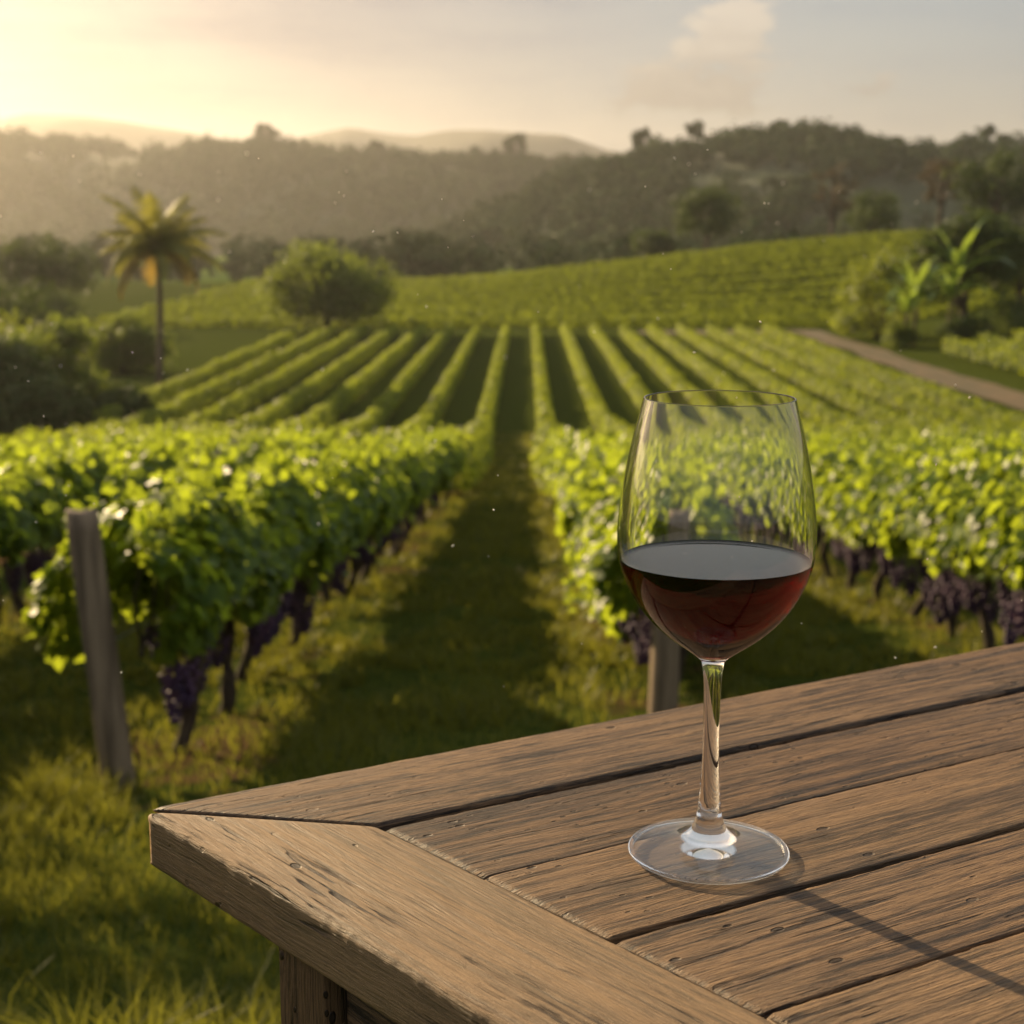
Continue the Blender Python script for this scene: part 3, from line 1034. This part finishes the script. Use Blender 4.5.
def tufts(n, x0, x1, y0, y1, h0, h1, wd, mb, per=34):
    """Taller tussocks: blades fanning out from one root."""
    cx = RNG.uniform(x0, x1, n); cy_ = RNG.uniform(y0, y1, n)
    ok = vnoise(cx, cy_, 0.9, 47) > 0.42
    cx, cy_ = cx[ok], cy_[ok]
    n = len(cx)
    x = np.repeat(cx, per); y = np.repeat(cy_, per); m = len(x)
    sz = np.repeat(h0 + (h1 - h0) * RNG.random(n) ** 1.5, per)
    rr = 0.05 * RNG.random(m) ** 0.6 * (sz / 0.15); a = RNG.random(m) * 6.283
    h = sz * (0.45 + 0.6 * RNG.random(m))
    lean = h * (0.15 + 0.75 * RNG.random(m))
    lx, ly = np.cos(a) * lean, np.sin(a) * lean
    x = x + np.cos(a) * rr; y = y + np.sin(a) * rr
    z = G(x, y) - 0.01
    b = RNG.random(m) * 6.283; w = wd * (0.6 + 0.7 * RNG.random(m))
    sx, sy = np.cos(b) * w, np.sin(b) * w
    P = np.stack([np.stack([x - sx, y - sy, z], 1), np.stack([x + sx, y + sy, z], 1),
                  np.stack([x + sx * .8 + lx * .3, y + sy * .8 + ly * .3, z + h * .62], 1), np.stack([x - sx * .8 + lx * .3, y - sy * .8 + ly * .3, z + h * .62], 1),
                  np.stack([x + lx, y + ly, z + h * 0.95], 1)], 1)
    o = np.arange(m)[:, None] * 5
    var = np.clip((np.repeat(0.1 + 0.6 * RNG.random(n), per) + 0.25 * RNG.random(m)) * (0.35 + 0.65 * sstep(4.5, 7.5, y)), 0, 1)
    mb.add(P.reshape(-1, 3), o + np.array([[3, 2, 4]]), o + np.array([[0, 1, 2, 3]]), np.repeat(var, 5))


gm = MB()
grass(70000, -3.4, 1.6, 1.3, 5.2, 0.03, 0.10, 0.0028, gm)
grass(110000, -5.2, 5.0, 5.2, 13, 0.04, 0.12, 0.0045, gm)
grass(50000, -4.5, 7.0, 13, 26, 0.05, 0.14, 0.008, gm)
grass(26000, -2.0, 1.2, 26, 60, 0.05, 0.14, 0.014, gm)
tufts(1450, -3.4, 1.4, 2.5, 6.5, 0.08, 0.22, 0.0032, gm)
tufts(1700, -4.6, 4.6, 6.5, 16, 0.08, 0.20, 0.005, gm, 24)
tag(gm.build('grass', M_GRASS), 'tufted green grass on the slope between the vine rows', 'grass', kind='stuff')


# ------------------------------------------------------------------ table
def wood_mat():
    m, nt, out = mat('weathered_wood')
    gc = attr(nt, 'gc', 'Vector')
    tint = attr(nt, 'tint')
    warp = noise(nt, vscale(nt, gc, (3.2, 9, 9)), 1.0, 3)
    sep = NEW(nt, 'ShaderNodeSeparateXYZ'); link(nt, gc, sep.inputs[0])
    u, v, w = (S(nt, sep.outputs[i]) for i in range(3))
    cmb = NEW(nt, 'ShaderNodeCombineXYZ')
    link(nt, u, cmb.inputs[0]); link(nt, v + (warp - 0.5) * 0.014, cmb.inputs[1]); link(nt, w + (warp - 0.5) * 0.02, cmb.inputs[2])
    gv = S(nt, cmb.outputs[0])
    broad = noise(nt, vscale(nt, gv, (2.0, 26, 26)), 1.0, 4, 0.6)
    streak = noise(nt, vscale(nt, gv, (6.5, 210, 210)), 1.0, 5, 0.6)
    streak2 = noise(nt, vscale(nt, gv, (22, 620, 620)), 1.0, 5, 0.7)
    pores = noise(nt, vscale(nt, gv, (70, 950, 950)), 1.0, 3, 0.6)
    grit = noise(nt, gc, 1500, 2, 0.6)
    patch = noise(nt, vscale(nt, gc, (7, 22, 22)), 1.0, 3)
    crk = noise(nt, vscale(nt, gv, (11, 240, 240), (3, 7, 1)), 1.0, 3, 0.55)
    cmask = patch.ss(0.46, 0.62)
    lines = noise(nt, vscale(nt, gv, (5, 1050, 1050), (1, 2, 3)), 1.0, 2, 0.5).ss(0.60, 0.70)
    stain = noise(nt, vscale(nt, gc, (2.2, 7, 7)), 1.0, 4, 0.6)
    crack = crk.ss(0.58, 0.63) * cmask
    # small round worm holes and dents
    vor = NEW(nt, 'ShaderNodeTexVoronoi', feature='F1')
    vor.inputs['Scale'].default_value = 1.0
    link(nt, vscale(nt, gc, (52, 95, 60)), vor.inputs['Vector'])
    vd = S(nt, vor.outputs['Distance'])
    vsep = NEW(nt, 'ShaderNodeSeparateColor'); link(nt, vor.outputs['Color'], vsep.inputs[0])
    rnd = S(nt, vsep.outputs[0])
    hole = (vd * -1.0 + 0.10 + rnd * 0.12).ss(0.0, 0.06) * rnd.ss(0.80, 0.82) * patch.ss(0.42, 0.55)
    vor2 = NEW(nt, 'ShaderNodeTexVoronoi', feature='F1')
    vor2.inputs['Scale'].default_value = 1.0
    link(nt, vscale(nt, gc, (120, 230, 150), (5, 3, 2)), vor2.inputs['Vector'])
    v2s = NEW(nt, 'ShaderNodeSeparateColor'); link(nt, vor2.outputs['Color'], v2s.inputs[0])
    r2 = S(nt, v2s.outputs[0])
    pit = (S(nt, vor2.outputs['Distance']) * -1.0 + 0.10 + r2 * 0.16).ss(0.0, 0.08) * r2.ss(0.78, 0.82) * stain.ss(0.5, 0.62)
    hole = hole.mx(pit)
    f = broad * 0.4 + streak * 0.6 + streak2 * 0.75 - 0.38
    c = mixc(nt, f.ss(0.355, 0.57), (0.010, 0.006, 0.0035), (0.195, 0.118, 0.060))
    c = mixc(nt, streak2.ss(0.55, 0.66) * 0.75, c, (0.08, 0.045, 0.026))
    c = mixc(nt, pores.ss(0.52, 0.62) * 0.75, c, (0.09, 0.052, 0.03))
    c = mixc(nt, tint * 0.5, c, (0.40, 0.27, 0.135))
    c = mixc(nt, patch.ss(0.35, 0.7) * 0.22, c, (0.10, 0.07, 0.046))
    c = mixc(nt, lines * 0.6, c, (0.035, 0.02, 0.012))
    c = mixc(nt, stain.ss(0.35, 0.7) * 0.55, c, (0.55, 0.48, 0.44), 'MULTIPLY')
    c = mixc(nt, grit.ss(0.3, 0.7) * 0.25, c, (0.5, 0.48, 0.46), 'MULTIPLY')
    c = mixc(nt, crack.mx(hole), c, (0.022, 0.013, 0.008))
    rough = streak.ss(0.3, 0.7, 0.50, 0.74)
    b = principled(nt, Base_Color=c, Roughness=rough, Specular_IOR_Level=0.27)
    h = streak * 0.34 + streak2 * 0.34 - pores * 0.42 + grit * 0.12 - crack * 1.3 - hole * 1.8
    bn = NEW(nt, 'ShaderNodeBump')
    bn.inputs['Strength'].default_value = 1.0
    bn.inputs['Distance'].default_value = 0.0024
    link(nt, h, bn.inputs['Height'])
    link(nt, bn.outputs[0], b.inputs['Normal'])
    link(nt, b.outputs[0], out.inputs['Surface'])
    return m


M_WOOD = wood_mat()
ZT = -0.300                                                  # table top height
CORNER = np.array([-0.1980, 0.7555])                         # far left corner
DB = np.array([0.8660, 0.4985]); DB /= np.linalg.norm(DB)    # along the back edge
DE = np.array([0.659, -0.752]); DE /= np.linalg.norm(DE)     # along the near left end
THK = 0.030
BW = 0.083                                                   # width of the frame boards


class Boards:
    def __init__(self):
        self.mb, self.gc, self.tint = MB(), [], []

    def board(self, org, du, dv, u0, u1, width, zt, thk, tint=0.0, seed=0, nu=220, rad=0.0032, wob=0.00055):
        """org + u*du + v*dv; u0(v), u1(v) are the cut ends."""
        nv = 22
        prof = []
        vin = np.linspace(rad, width - rad, nv)
        arc = np.linspace(0, math.pi / 2, 5)
        prof += [(rad - rad * math.sin(a), -rad + rad * math.cos(a)) for a in arc[::-1]]     # left top round: from side up
        prof += [(x, 0.0) for x in vin[1:-1]]
        prof += [(width - rad + rad * math.sin(a), -rad + rad * math.cos(a)) for a in arc]
        prof += [(width, z) for z in np.linspace(-rad, -thk + rad, 5)[1:-1]]
        prof += [(width - rad + rad * math.cos(a), -thk + rad - rad * math.sin(a)) for a in arc]
        prof += [(x, -thk) for x in np.linspace(width - rad, rad, 6)[1:-1]]
        prof += [(rad - rad * math.sin(a), -thk + rad - rad * math.cos(a)) for a in arc]
        prof += [(0.0, z) for z in np.linspace(-thk + rad, -rad, 5)[1:-1]]
        prof = np.array(prof)
        k = len(prof)
        s = np.linspace(0, 1, nu)
        s = np.sort(np.concatenate([s, [0.004, 0.996]]))
        nu = len(s)
        pv, pw = prof[:, 0], prof[:, 1]
        a0 = np.array([u0(x) for x in pv]); a1 = np.array([u1(x) for x in pv])
        U = a0[None] + (a1 - a0)[None] * s[:, None]
        # worn, slightly wavering edges
        edge = np.exp(-np.minimum(pv, width - pv) / 0.004)[None]
        nv_ = (vnoise(U * 1.0, pv[None] * 0 + seed, 0.03, seed) - 0.5) + 0.9 * (vnoise(U, pv[None] * 0 + seed, 0.005, seed + 1) - 0.5)
        inward = np.where(pv < width / 2, 1, -1)[None]
        V = pv[None] + inward * edge * wob * (0.6 + nv_)
        W = pw[None] - (pw[None] > -thk * 0.5) * (edge * wob * 0.9 * (0.6 + nv_) + 0.0004 * vnoise(U, V, 0.05, seed + 2))
        endr = np.minimum(U - a0[None], a1[None] - U)
        W = W - (pw[None] > -thk * 0.3) * 0.0012 * np.exp(-np.maximum(endr, 0) / 0.0022)
        P = np.stack([org[0] + U * du[0] + V * dv[0], org[1] + U * du[1] + V * dv[1], zt + W], -1)
        i = np.arange(nu * k).reshape(nu, k)
        j = np.roll(i, -1, axis=1)
        q = np.stack([i[:-1], i[1:], j[1:], j[:-1]], -1).reshape(-1, 4)
        # end caps: fan round a centre vertex
        base = nu * k
        c0, c1 = P[0].mean(0), P[-1].mean(0)
        t = [(base, i[0, m_], j[0, m_]) for m_ in range(k)] + [(base + 1, j[-1, m_], i[-1, m_]) for m_ in range(k)]
        det = du[0] * dv[1] - du[1] * dv[0]
        q = np.asarray(q); t = np.asarray(t)
        if det > 0:
            pass
        else:
            q = q[:, ::-1]; t = t[:, ::-1]
        self.mb.add(np.concatenate([P.reshape(-1, 3), [c0, c1]]), t, q)
        gc = np.stack([U, V + 0 * U, W], -1).reshape(-1, 3)
        gc = np.concatenate([gc, gc[:1], gc[-1:]]) + np.array([seed * 1.37, seed * 0.71, seed * 0.37])
        self.gc.append(gc)
        self.tint.append(np.full(len(gc), tint))

    def build(self, name, parent):
        o = self.mb.build(name, M_WOOD, parent)
        a = o.data.attributes.new('gc', 'FLOAT_VECTOR', 'POINT')
        a.data.foreach_set('vector', np.concatenate(self.gc).astype(np.float32).ravel())
        a = o.data.attributes.new('tint', 'FLOAT', 'POINT')
        a.data.foreach_set('value', np.concatenate(self.tint).astype(np.float32))
        return o


table = empty('wooden_table', (0.25, 0.55, gz(0.25, 0.55)))
tag(table, 'weathered wooden plank table with a mitred frame, carrying the wine glass', 'table')
bpy.context.view_layer.update()
INV = table.matrix_world.inverted()
TL, TW = 1.16, 0.62                                          # length along the back edge, width along the end
ang_c = math.acos(float(np.dot(DB, DE)))
NB = np.array([DB[1], -DB[0]])                               # from the back edge towards the camera
NE = np.array([-DE[1], DE[0]])                               # from the left end inwards
half = 1 / math.tan(ang_c / 2)                               # mitre shift per unit width at this corner
half2 = 1 / math.tan((math.pi - ang_c) / 2)
RC = 0.010


def corner(v):
    return (RC - math.sqrt(max(RC * RC - (RC - min(v, RC)) ** 2, 0))) * 0.9 if v < RC else 0.0


def fix(o):
    o.matrix_parent_inverse = INV
    return o


g2 = 0.0004
b = Boards(); b.board(CORNER, DB, NB, lambda v: v * half + corner(v) + g2, lambda v: TL - v * half2, BW, ZT, THK, 0.0, 3, 320)
fix(b.build('frame_board', table))
b = Boards(); b.board(CORNER, DE, NE, lambda v: v * half + corner(v) + g2, lambda v: TW - v * half2, BW, ZT - 0.0006, THK, 0.62, 8, 320)
fix(b.build('frame_board', table))
c2_ = CORNER + DE * TW
b = Boards(); b.board(c2_, DB, -NB, lambda v: v * half2 + corner(v) + g2, lambda v: TL - v * half, BW, ZT, THK, 0.1, 12, 110)
fix(b.build('frame_board', table))
c3_ = CORNER + DB * TL
b = Boards(); b.board(c3_, DE, -NE, lambda v: v * half2 + corner(v) + g2, lambda v: TW - v * half + 0, BW, ZT - 0.0006, THK, 0.1, 15, 110)
fix(b.build('frame_board', table))
# planks between, parallel to the back edge
b = Boards()
sn = math.sin(ang_c)
depth = TW * sn                                              # perpendicular depth of the table
gaps = [0.0038, 0.0004, 0.0032, 0.0020, 0.002, 0.002]
n0 = BW
pw_ = [0.0778, 0.0822, 0.0805, 0.0792]
k = 0
while n0 < depth - BW - 0.01:
    n0 += gaps[k % 6]
    w = min(pw_[k % 4], depth - BW - 0.002 - n0)
    if w < 0.015: break
    # the left end board's inner edge crosses depth n at u = BW/sin + n/tan
    off = n0
    st = lambda v, off=off: BW / sn + (off + v) / math.tan(ang_c) + 0.0008
    en = lambda v, off=off: TL - BW / sn + (off + v) / math.tan(ang_c) - 0.0008
    b.board(CORNER + NB * n0, DB, NB, st, en, w, ZT - (0.0012, 0.0009, 0.0011, 0.0006)[k % 4], THK - 0.006, (0.0, 0.16, 0.04, 0.22)[k % 4], 20 + k * 3, 300, rad=0.0011, wob=0.0005)
    n0 += w
    k += 1
fix(b.build('plank_top', table))


def post_leg(p, name='leg', size=0.040, seed=0):
    """Square leg with eased edges, from under the top down to the ground."""
    z1 = ZT - THK - 0.0005
    z0 = gz(*p) - 0.02
    B_ = Boards()
    s = size
    prof = []
    r = 0.003
    for cx_, cy__, a0 in ((s - r, s - r, 0), (r, s - r, 90), (r, r, 180), (s - r, r, 270)):
        prof += [(cx_ + r * math.cos(R(a0 + d)), cy__ + r * math.sin(R(a0 + d))) for d in (0, 30, 60, 90)]
    prof = np.array(prof) - s / 2
    k_ = len(prof)
    zs = np.linspace(z0, z1, 50)
    P = np.concatenate([np.stack([p[0] + prof[:, 0] * NE[0] + prof[:, 1] * -DE[0], p[1] + prof[:, 0] * NE[1] + prof[:, 1] * -DE[1], np.full(k_, z)], 1) for z in zs])
    i = np.arange(50 * k_).reshape(50, k_); j = np.roll(i, -1, 1)
    q = np.stack([i[:-1], i[1:], j[1:], j[:-1]], -1).reshape(-1, 4)
    B_.mb.add(P, None, q)
    B_.gc.append(np.concatenate([np.stack([np.full(k_, z), prof[:, 0], prof[:, 1]], 1) for z in zs]) + seed * 0.93)
    B_.tint.append(np.full(len(P), 0.0))
    return fix(B_.build(name, table))


def tpt(u, n):
    """Point on the table plan: u along the back edge direction from the left end, n in from the back edge."""
    e = n / sn
    return CORNER + DE * e + DB * u


IN = 0.052
LEGS = [CORNER + DE * 0.146 + NE * 0.024, CORNER + DB * TL + DE * 0.146 - NE * 0.024, CORNER + DE * (TW - 0.14) + NE * 0.024, CORNER + DB * TL + DE * (TW - 0.14) - NE * 0.024]
for i, p in enumerate(LEGS):
    post_leg(p, seed=40 + i)


def rail(a, bq, seed, inset):
    d = bq - a; L = np.linalg.norm(d); d = d / L
    nrm_ = np.array([-d[1], d[0]])
    B_ = Boards()
    B_.board(a + d * 0.024 - nrm_ * 0.011, d, nrm_, lambda v: 0.0, lambda v: L - 0.048, 0.022, ZT - THK - 0.0006, 0.040, 0.0, seed, 60, rad=0.0025)
    return fix(B_.build('apron_rail', table))


rail(LEGS[0], LEGS[2], 61, 0); rail(LEGS[0], LEGS[1], 64, 0); rail(LEGS[1], LEGS[3], 67, 0); rail(LEGS[2], LEGS[3], 70, 0)


# ------------------------------------------------------------------ wine glass
def foot_mat():
    """The foot is a thin plate: light passes straight through it; its collar and edge bend light."""
    m, nt, out = mat('clear_glass_foot')
    thick = principled(nt, Base_Color=(1, 1, 1, 1), Roughness=0.0, IOR=1.5, Transmission_Weight=1.0)
    tr = NEW(nt, 'ShaderNodeBsdfTransparent')
    tr.inputs['Color'].default_value = (0.96, 0.97, 0.97, 1)
    gl = NEW(nt, 'ShaderNodeBsdfGlossy')
    gl.inputs['Roughness'].default_value = 0.03
    geo = NEW(nt, 'ShaderNodeNewGeometry')
    dt = NEW(nt, 'ShaderNodeVectorMath', operation='DOT_PRODUCT')
    link(nt, geo.outputs['Normal'], dt.inputs[0]); link(nt, geo.outputs['Incoming'], dt.inputs[1])
    fr = (S(nt, dt.outputs['Value']).absv() * -1.0 + 1.0).pw(5.0) * 0.94 + 0.06
    thin_ = NEW(nt, 'ShaderNodeMixShader')
    link(nt, fr, thin_.inputs[0]); link(nt, tr.outputs[0], thin_.inputs[1]); link(nt, gl.outputs[0], thin_.inputs[2])
    mx = NEW(nt, 'ShaderNodeMixShader')
    link(nt, attr(nt, 'var').ss(0.1, 0.9), mx.inputs[0])
    link(nt, thick.outputs[0], mx.inputs[1]); link(nt, thin_.outputs[0], mx.inputs[2])
    link(nt, mx.outputs[0], out.inputs['Surface'])
    return m


def glass_mat():
    m, nt, out = mat('clear_glass')
    b = principled(nt, Base_Color=(1, 1, 1, 1), Roughness=0.0, IOR=1.46, Transmission_Weight=1.0)
    link(nt, b.outputs[0], out.inputs['Surface'])
    return m


def wine_mat(name, ior):
    m, nt, out = mat(name)
    b = principled(nt, Base_Color=(1, 1, 1, 1), Roughness=0.0, IOR=ior, Transmission_Weight=1.0)
    va = NEW(nt, 'ShaderNodeVolumeAbsorption')
    va.inputs['Color'].default_value = (0.93, 0.015, 0.09, 1)
    va.inputs['Density'].default_value = 740
    link(nt, b.outputs[0], out.inputs['Surface'])
    link(nt, va.outputs[0], out.inputs['Volume'])
    return m


M_GLASS = glass_mat()
M_WINE = wine_mat('red_wine_against_glass', 1.345 / 1.46)
M_WINETOP = wine_mat('red_wine_open_surface', 1.345)


def catmull(pts, n):
    p = np.array(pts, float)
    p = np.concatenate([2 * p[:1] - p[1:2], p, 2 * p[-1:] - p[-2:-1]])
    o = []
    for i in range(1, len(p) - 2):
        t = np.linspace(0, 1, n, endpoint=False)[:, None]
        o.append(0.5 * (2 * p[i] + (p[i + 1] - p[i - 1]) * t + (2 * p[i - 1] - 5 * p[i] + 4 * p[i + 1] - p[i + 2]) * t ** 2 + (3 * p[i] - p[i - 1] - 3 * p[i + 1] + p[i + 2]) * t ** 3))
    return np.concatenate(o + [p[-2:-1]])


def lathe(name, prof, nrm2, material, parent, seg=256):
    """Open or closed surface of revolution with exact smooth normals."""
    a = np.arange(seg) * 2 * math.pi / seg
    k = len(prof)
    P = np.stack([np.outer(prof[:, 0], np.cos(a)), np.outer(prof[:, 0], np.sin(a)), np.outer(prof[:, 1], np.ones(seg))], -1)
    Nn = np.stack([np.outer(nrm2[:, 0], np.cos(a)), np.outer(nrm2[:, 0], np.sin(a)), np.outer(nrm2[:, 1], np.ones(seg))], -1)
    i = np.arange(k * seg).reshape(k, seg); j = np.roll(i, -1, 1)
    q = np.stack([i[:-1], j[:-1], j[1:], i[1:]], -1).reshape(-1, 4)
    o = MB().add(P, None, q).build(name, material, parent)
    if name == 'foot':
        rv = np.repeat(prof[:, 0], seg)
        o.data.attributes['var'].data.foreach_set('value', (sstep(0.0118, 0.0152, rv) * (1 - sstep(RB - 0.0032, RB - 0.0018, rv))).astype(np.float32))
    o.data.normals_split_custom_set_from_vertices(norm(Nn.reshape(-1, 3)).tolist())
    return o


GX, GY = 0.0968, 0.697
glass = empty('wine_glass', (GX, GY, ZT + 0.0002))
tag(glass, 'clear stemmed wine glass half full of red wine on the table', 'wine glass')
RB = 0.0395
foot_pts = catmull([(0.0003, 0.0022), (0.012, 0.0019), (0.025, 0.0012), (0.036, 0.0005), (RB - 0.0012, 0.0003), (RB - 0.0002, 0.0009), (RB, 0.0017), (RB - 0.0006, 0.0024), (RB - 0.003, 0.0028),
                    (0.030, 0.0038), (0.020, 0.0056), (0.013, 0.0082), (0.0088, 0.0125), (0.0066, 0.018), (0.0056, 0.024)], 8)
stem_pts = catmull([(0.0088, 0.0125), (0.0066, 0.018), (0.0056, 0.024), (0.0047, 0.036), (0.0041, 0.052), (0.0040, 0.070), (0.0042, 0.084), (0.0048, 0.093), (0.0062, 0.0985), (0.0095, 0.1018), (0.0150, 0.1050)], 8)
bowl_o = catmull([(0.0048, 0.093), (0.0062, 0.0985), (0.0095, 0.1018), (0.0150, 0.1050), (0.0240, 0.1115), (0.0330, 0.1205), (0.0405, 0.1315), (0.0452, 0.143), (0.0470, 0.1550), (0.0465, 0.169), (0.0442, 0.186),
                  (0.0407, 0.204), (0.0371, 0.2185), (0.0354, 0.2245)], 8)
TH = 0.0010


def resample(p, n):
    d = np.concatenate([[0], np.cumsum(np.linalg.norm(np.diff(p, axis=0), axis=1))])
    t = np.linspace(0, d[-1], n)
    return np.stack([np.interp(t, d, p[:, 0]), np.interp(t, d, p[:, 1])], 1)


def smooth(p, n, sig):
    q = resample(p, n)
    k_ = np.arange(-4 * sig, 4 * sig + 1); w_ = np.exp(-0.5 * (k_ / sig) ** 2); w_ /= w_.sum()
    m_ = 4 * sig
    pad = np.concatenate([2 * q[0] - q[m_:0:-1], q, 2 * q[-1] - q[-2:-m_ - 2:-1]])
    return np.stack([np.convolve(pad[:, 0], w_, 'valid'), np.convolve(pad[:, 1], w_, 'valid')], 1)


# even out the spline's curvature along the bowl (above the junction with the stem)
_j = int(np.argmin(np.hypot(bowl_o[:, 0] - 0.0062, bowl_o[:, 1] - 0.0985)))
bowl_o = np.concatenate([bowl_o[:_j], smooth(bowl_o[_j:], 160, 7)])


def cut(p, z0, z1):
    return p[(p[:, 1] >= z0 - 1e-9) & (p[:, 1] <= z1 + 1e-9)]


def pnormal(p):
    t = np.gradient(p, axis=0)
    return norm(np.stack([t[:, 1], -t[:, 0]], 1))


# outer profile split at two existing knots: foot up to z=.024, stem up to .0985
i_f = int(np.argmin(np.abs(stem_pts[:, 1] - 0.024)))
i_s = int(np.argmin(np.hypot(stem_pts[:, 0] - 0.0062, stem_pts[:, 1] - 0.0985)))
i_b = int(np.argmin(np.hypot(bowl_o[:, 0] - 0.0062, bowl_o[:, 1] - 0.0985)))
stem_p = stem_pts[i_f:i_s + 1]
stem_n = pnormal(stem_pts)[i_f:i_s + 1]
bo = bowl_o[i_b:]
bo_n = pnormal(bowl_o)[i_b:]
bo_n[0] = stem_n[-1]
fn = pnormal(foot_pts); fn[-1] = stem_n[0]
# inner surface: offset of the outer one, closing at the bottom above the stem
low = bo[:, 1] > 0.1062
inner = bo[low] - bo_n[low] * TH
bottom = np.array([(0.0002, 0.1016), (0.0045, 0.1020), (0.0095, 0.1036)])
inner = np.concatenate([bottom, inner])
inner = np.concatenate([catmull(np.concatenate([bottom, inner[[0, 4]]]), 8)[:-9], inner])
rim_a = np.linspace(0, math.pi, 9)[1:-1]
eo, ei = bo[-1], inner[-1]
mid = (eo + ei) / 2; rr_ = (eo - ei) / 2
upv = np.array([-rr_[1], rr_[0]])
if upv[1] < 0: upv = -upv
rim = np.array([mid + rr_ * math.cos(a) + upv * math.sin(a) for a in rim_a])
rim_n = np.array([norm((rr_ * math.cos(a) + upv * math.sin(a))[None])[0] for a in rim_a])
inn_n = -pnormal(inner)
# below the wine line the wine itself touches the glass, so the inner wall stops there
WZ = 0.1470
WM = WZ + 0.0012
i_w = int(np.searchsorted(inner[:, 1], WM))
tw_ = (WM - inner[i_w - 1, 1]) / (inner[i_w, 1] - inner[i_w - 1, 1])
ring = inner[i_w - 1] + (inner[i_w] - inner[i_w - 1]) * tw_
ring_n = norm((inn_n[i_w - 1] + (inn_n[i_w] - inn_n[i_w - 1]) * tw_)[None])
bowl_prof = np.concatenate([bo, rim, inner[i_w:][::-1], ring[None]])
bowl_nrm = np.concatenate([bo_n, rim_n, inn_n[i_w:][::-1], ring_n])
OF = lathe('foot', foot_pts, fn, foot_mat(), glass)
OS = lathe('stem', stem_p, stem_n, M_GLASS, glass)
OB = lathe('bowl', bowl_prof, bowl_nrm, M_GLASS, glass)

# wine: its wall is the inner wall of the bowl, flat top with a small meniscus
wall = np.concatenate([inner[:i_w], ring[None]])
wall_n = np.concatenate([-inn_n[:i_w], -ring_n])
r_at = ring[0]
menis = np.array([(r_at - 0.0007, WZ + 0.0006), (r_at - 0.0019, WZ + 0.00018), (r_at - 0.0042, WZ)])
topp = np.array([(r, WZ) for r in np.linspace(r_at - 0.006, 0.0002, 8)])
wprof = np.concatenate([wall, ring[None], menis, topp])
wnrm = np.concatenate([wall_n, [(-0.8, 1), (-0.45, 1), (-0.15, 1), (0, 1)], np.tile([(0.0, 1.0)], (8, 1))])
wine = lathe('red_wine', wprof, norm(wnrm.astype(float)), M_WINE, None)
wine.data.materials.append(M_WINETOP)
mi = np.zeros(len(wine.data.polygons), np.int32)
cz = np.zeros(len(mi) * 3, np.float32)
wine.data.polygons.foreach_get('normal', cz)
ctr = np.zeros(len(mi) * 3, np.float32)
wine.data.polygons.foreach_get('center', ctr)
mi[(ctr.reshape(-1, 3)[:, 2] > WZ - 1e-5) & (cz.reshape(-1, 3)[:, 2] > 0.4)] = 1
wine.data.polygons.foreach_set('material_index', mi)
print('wine top faces', mi.sum(), 'of', len(mi))
wine.location = glass.location
tag(wine, 'deep red wine filling the lower half of the glass bowl', 'wine')

# ------------------------------------------------------------------ dust in the air
mb = MB()
for i in range(170):
    d = 0.75 + 2.2 * RNG.random() ** 1.6
    px, py = RNG.uniform(0, 1024), RNG.uniform(145, 760)
    u_, v_ = (px - 512) / FPX, (512 - py) / FPX
    p = d * (np.array([0, math.cos(PITCH), -math.sin(PITCH)]) + u_ * np.array([1, 0, 0]) + v_ * np.array([0, math.sin(PITCH), math.cos(PITCH)]))
    if p[2] < ZT + 0.02: continue
    r = 0.00048 * (0.6 + 0.8 * RNG.random()) * d
    e = norm(RNG.normal(size=(1, 3)))[0]
    v, f = ICO1
    st = v + np.outer(v @ e, e) * (1.2 * RNG.random())
    mb.add(st * r + p, f)
tag(mb.build('dust', M_DUST), 'pale specks of dust drifting in the evening air', 'dust', kind='stuff')
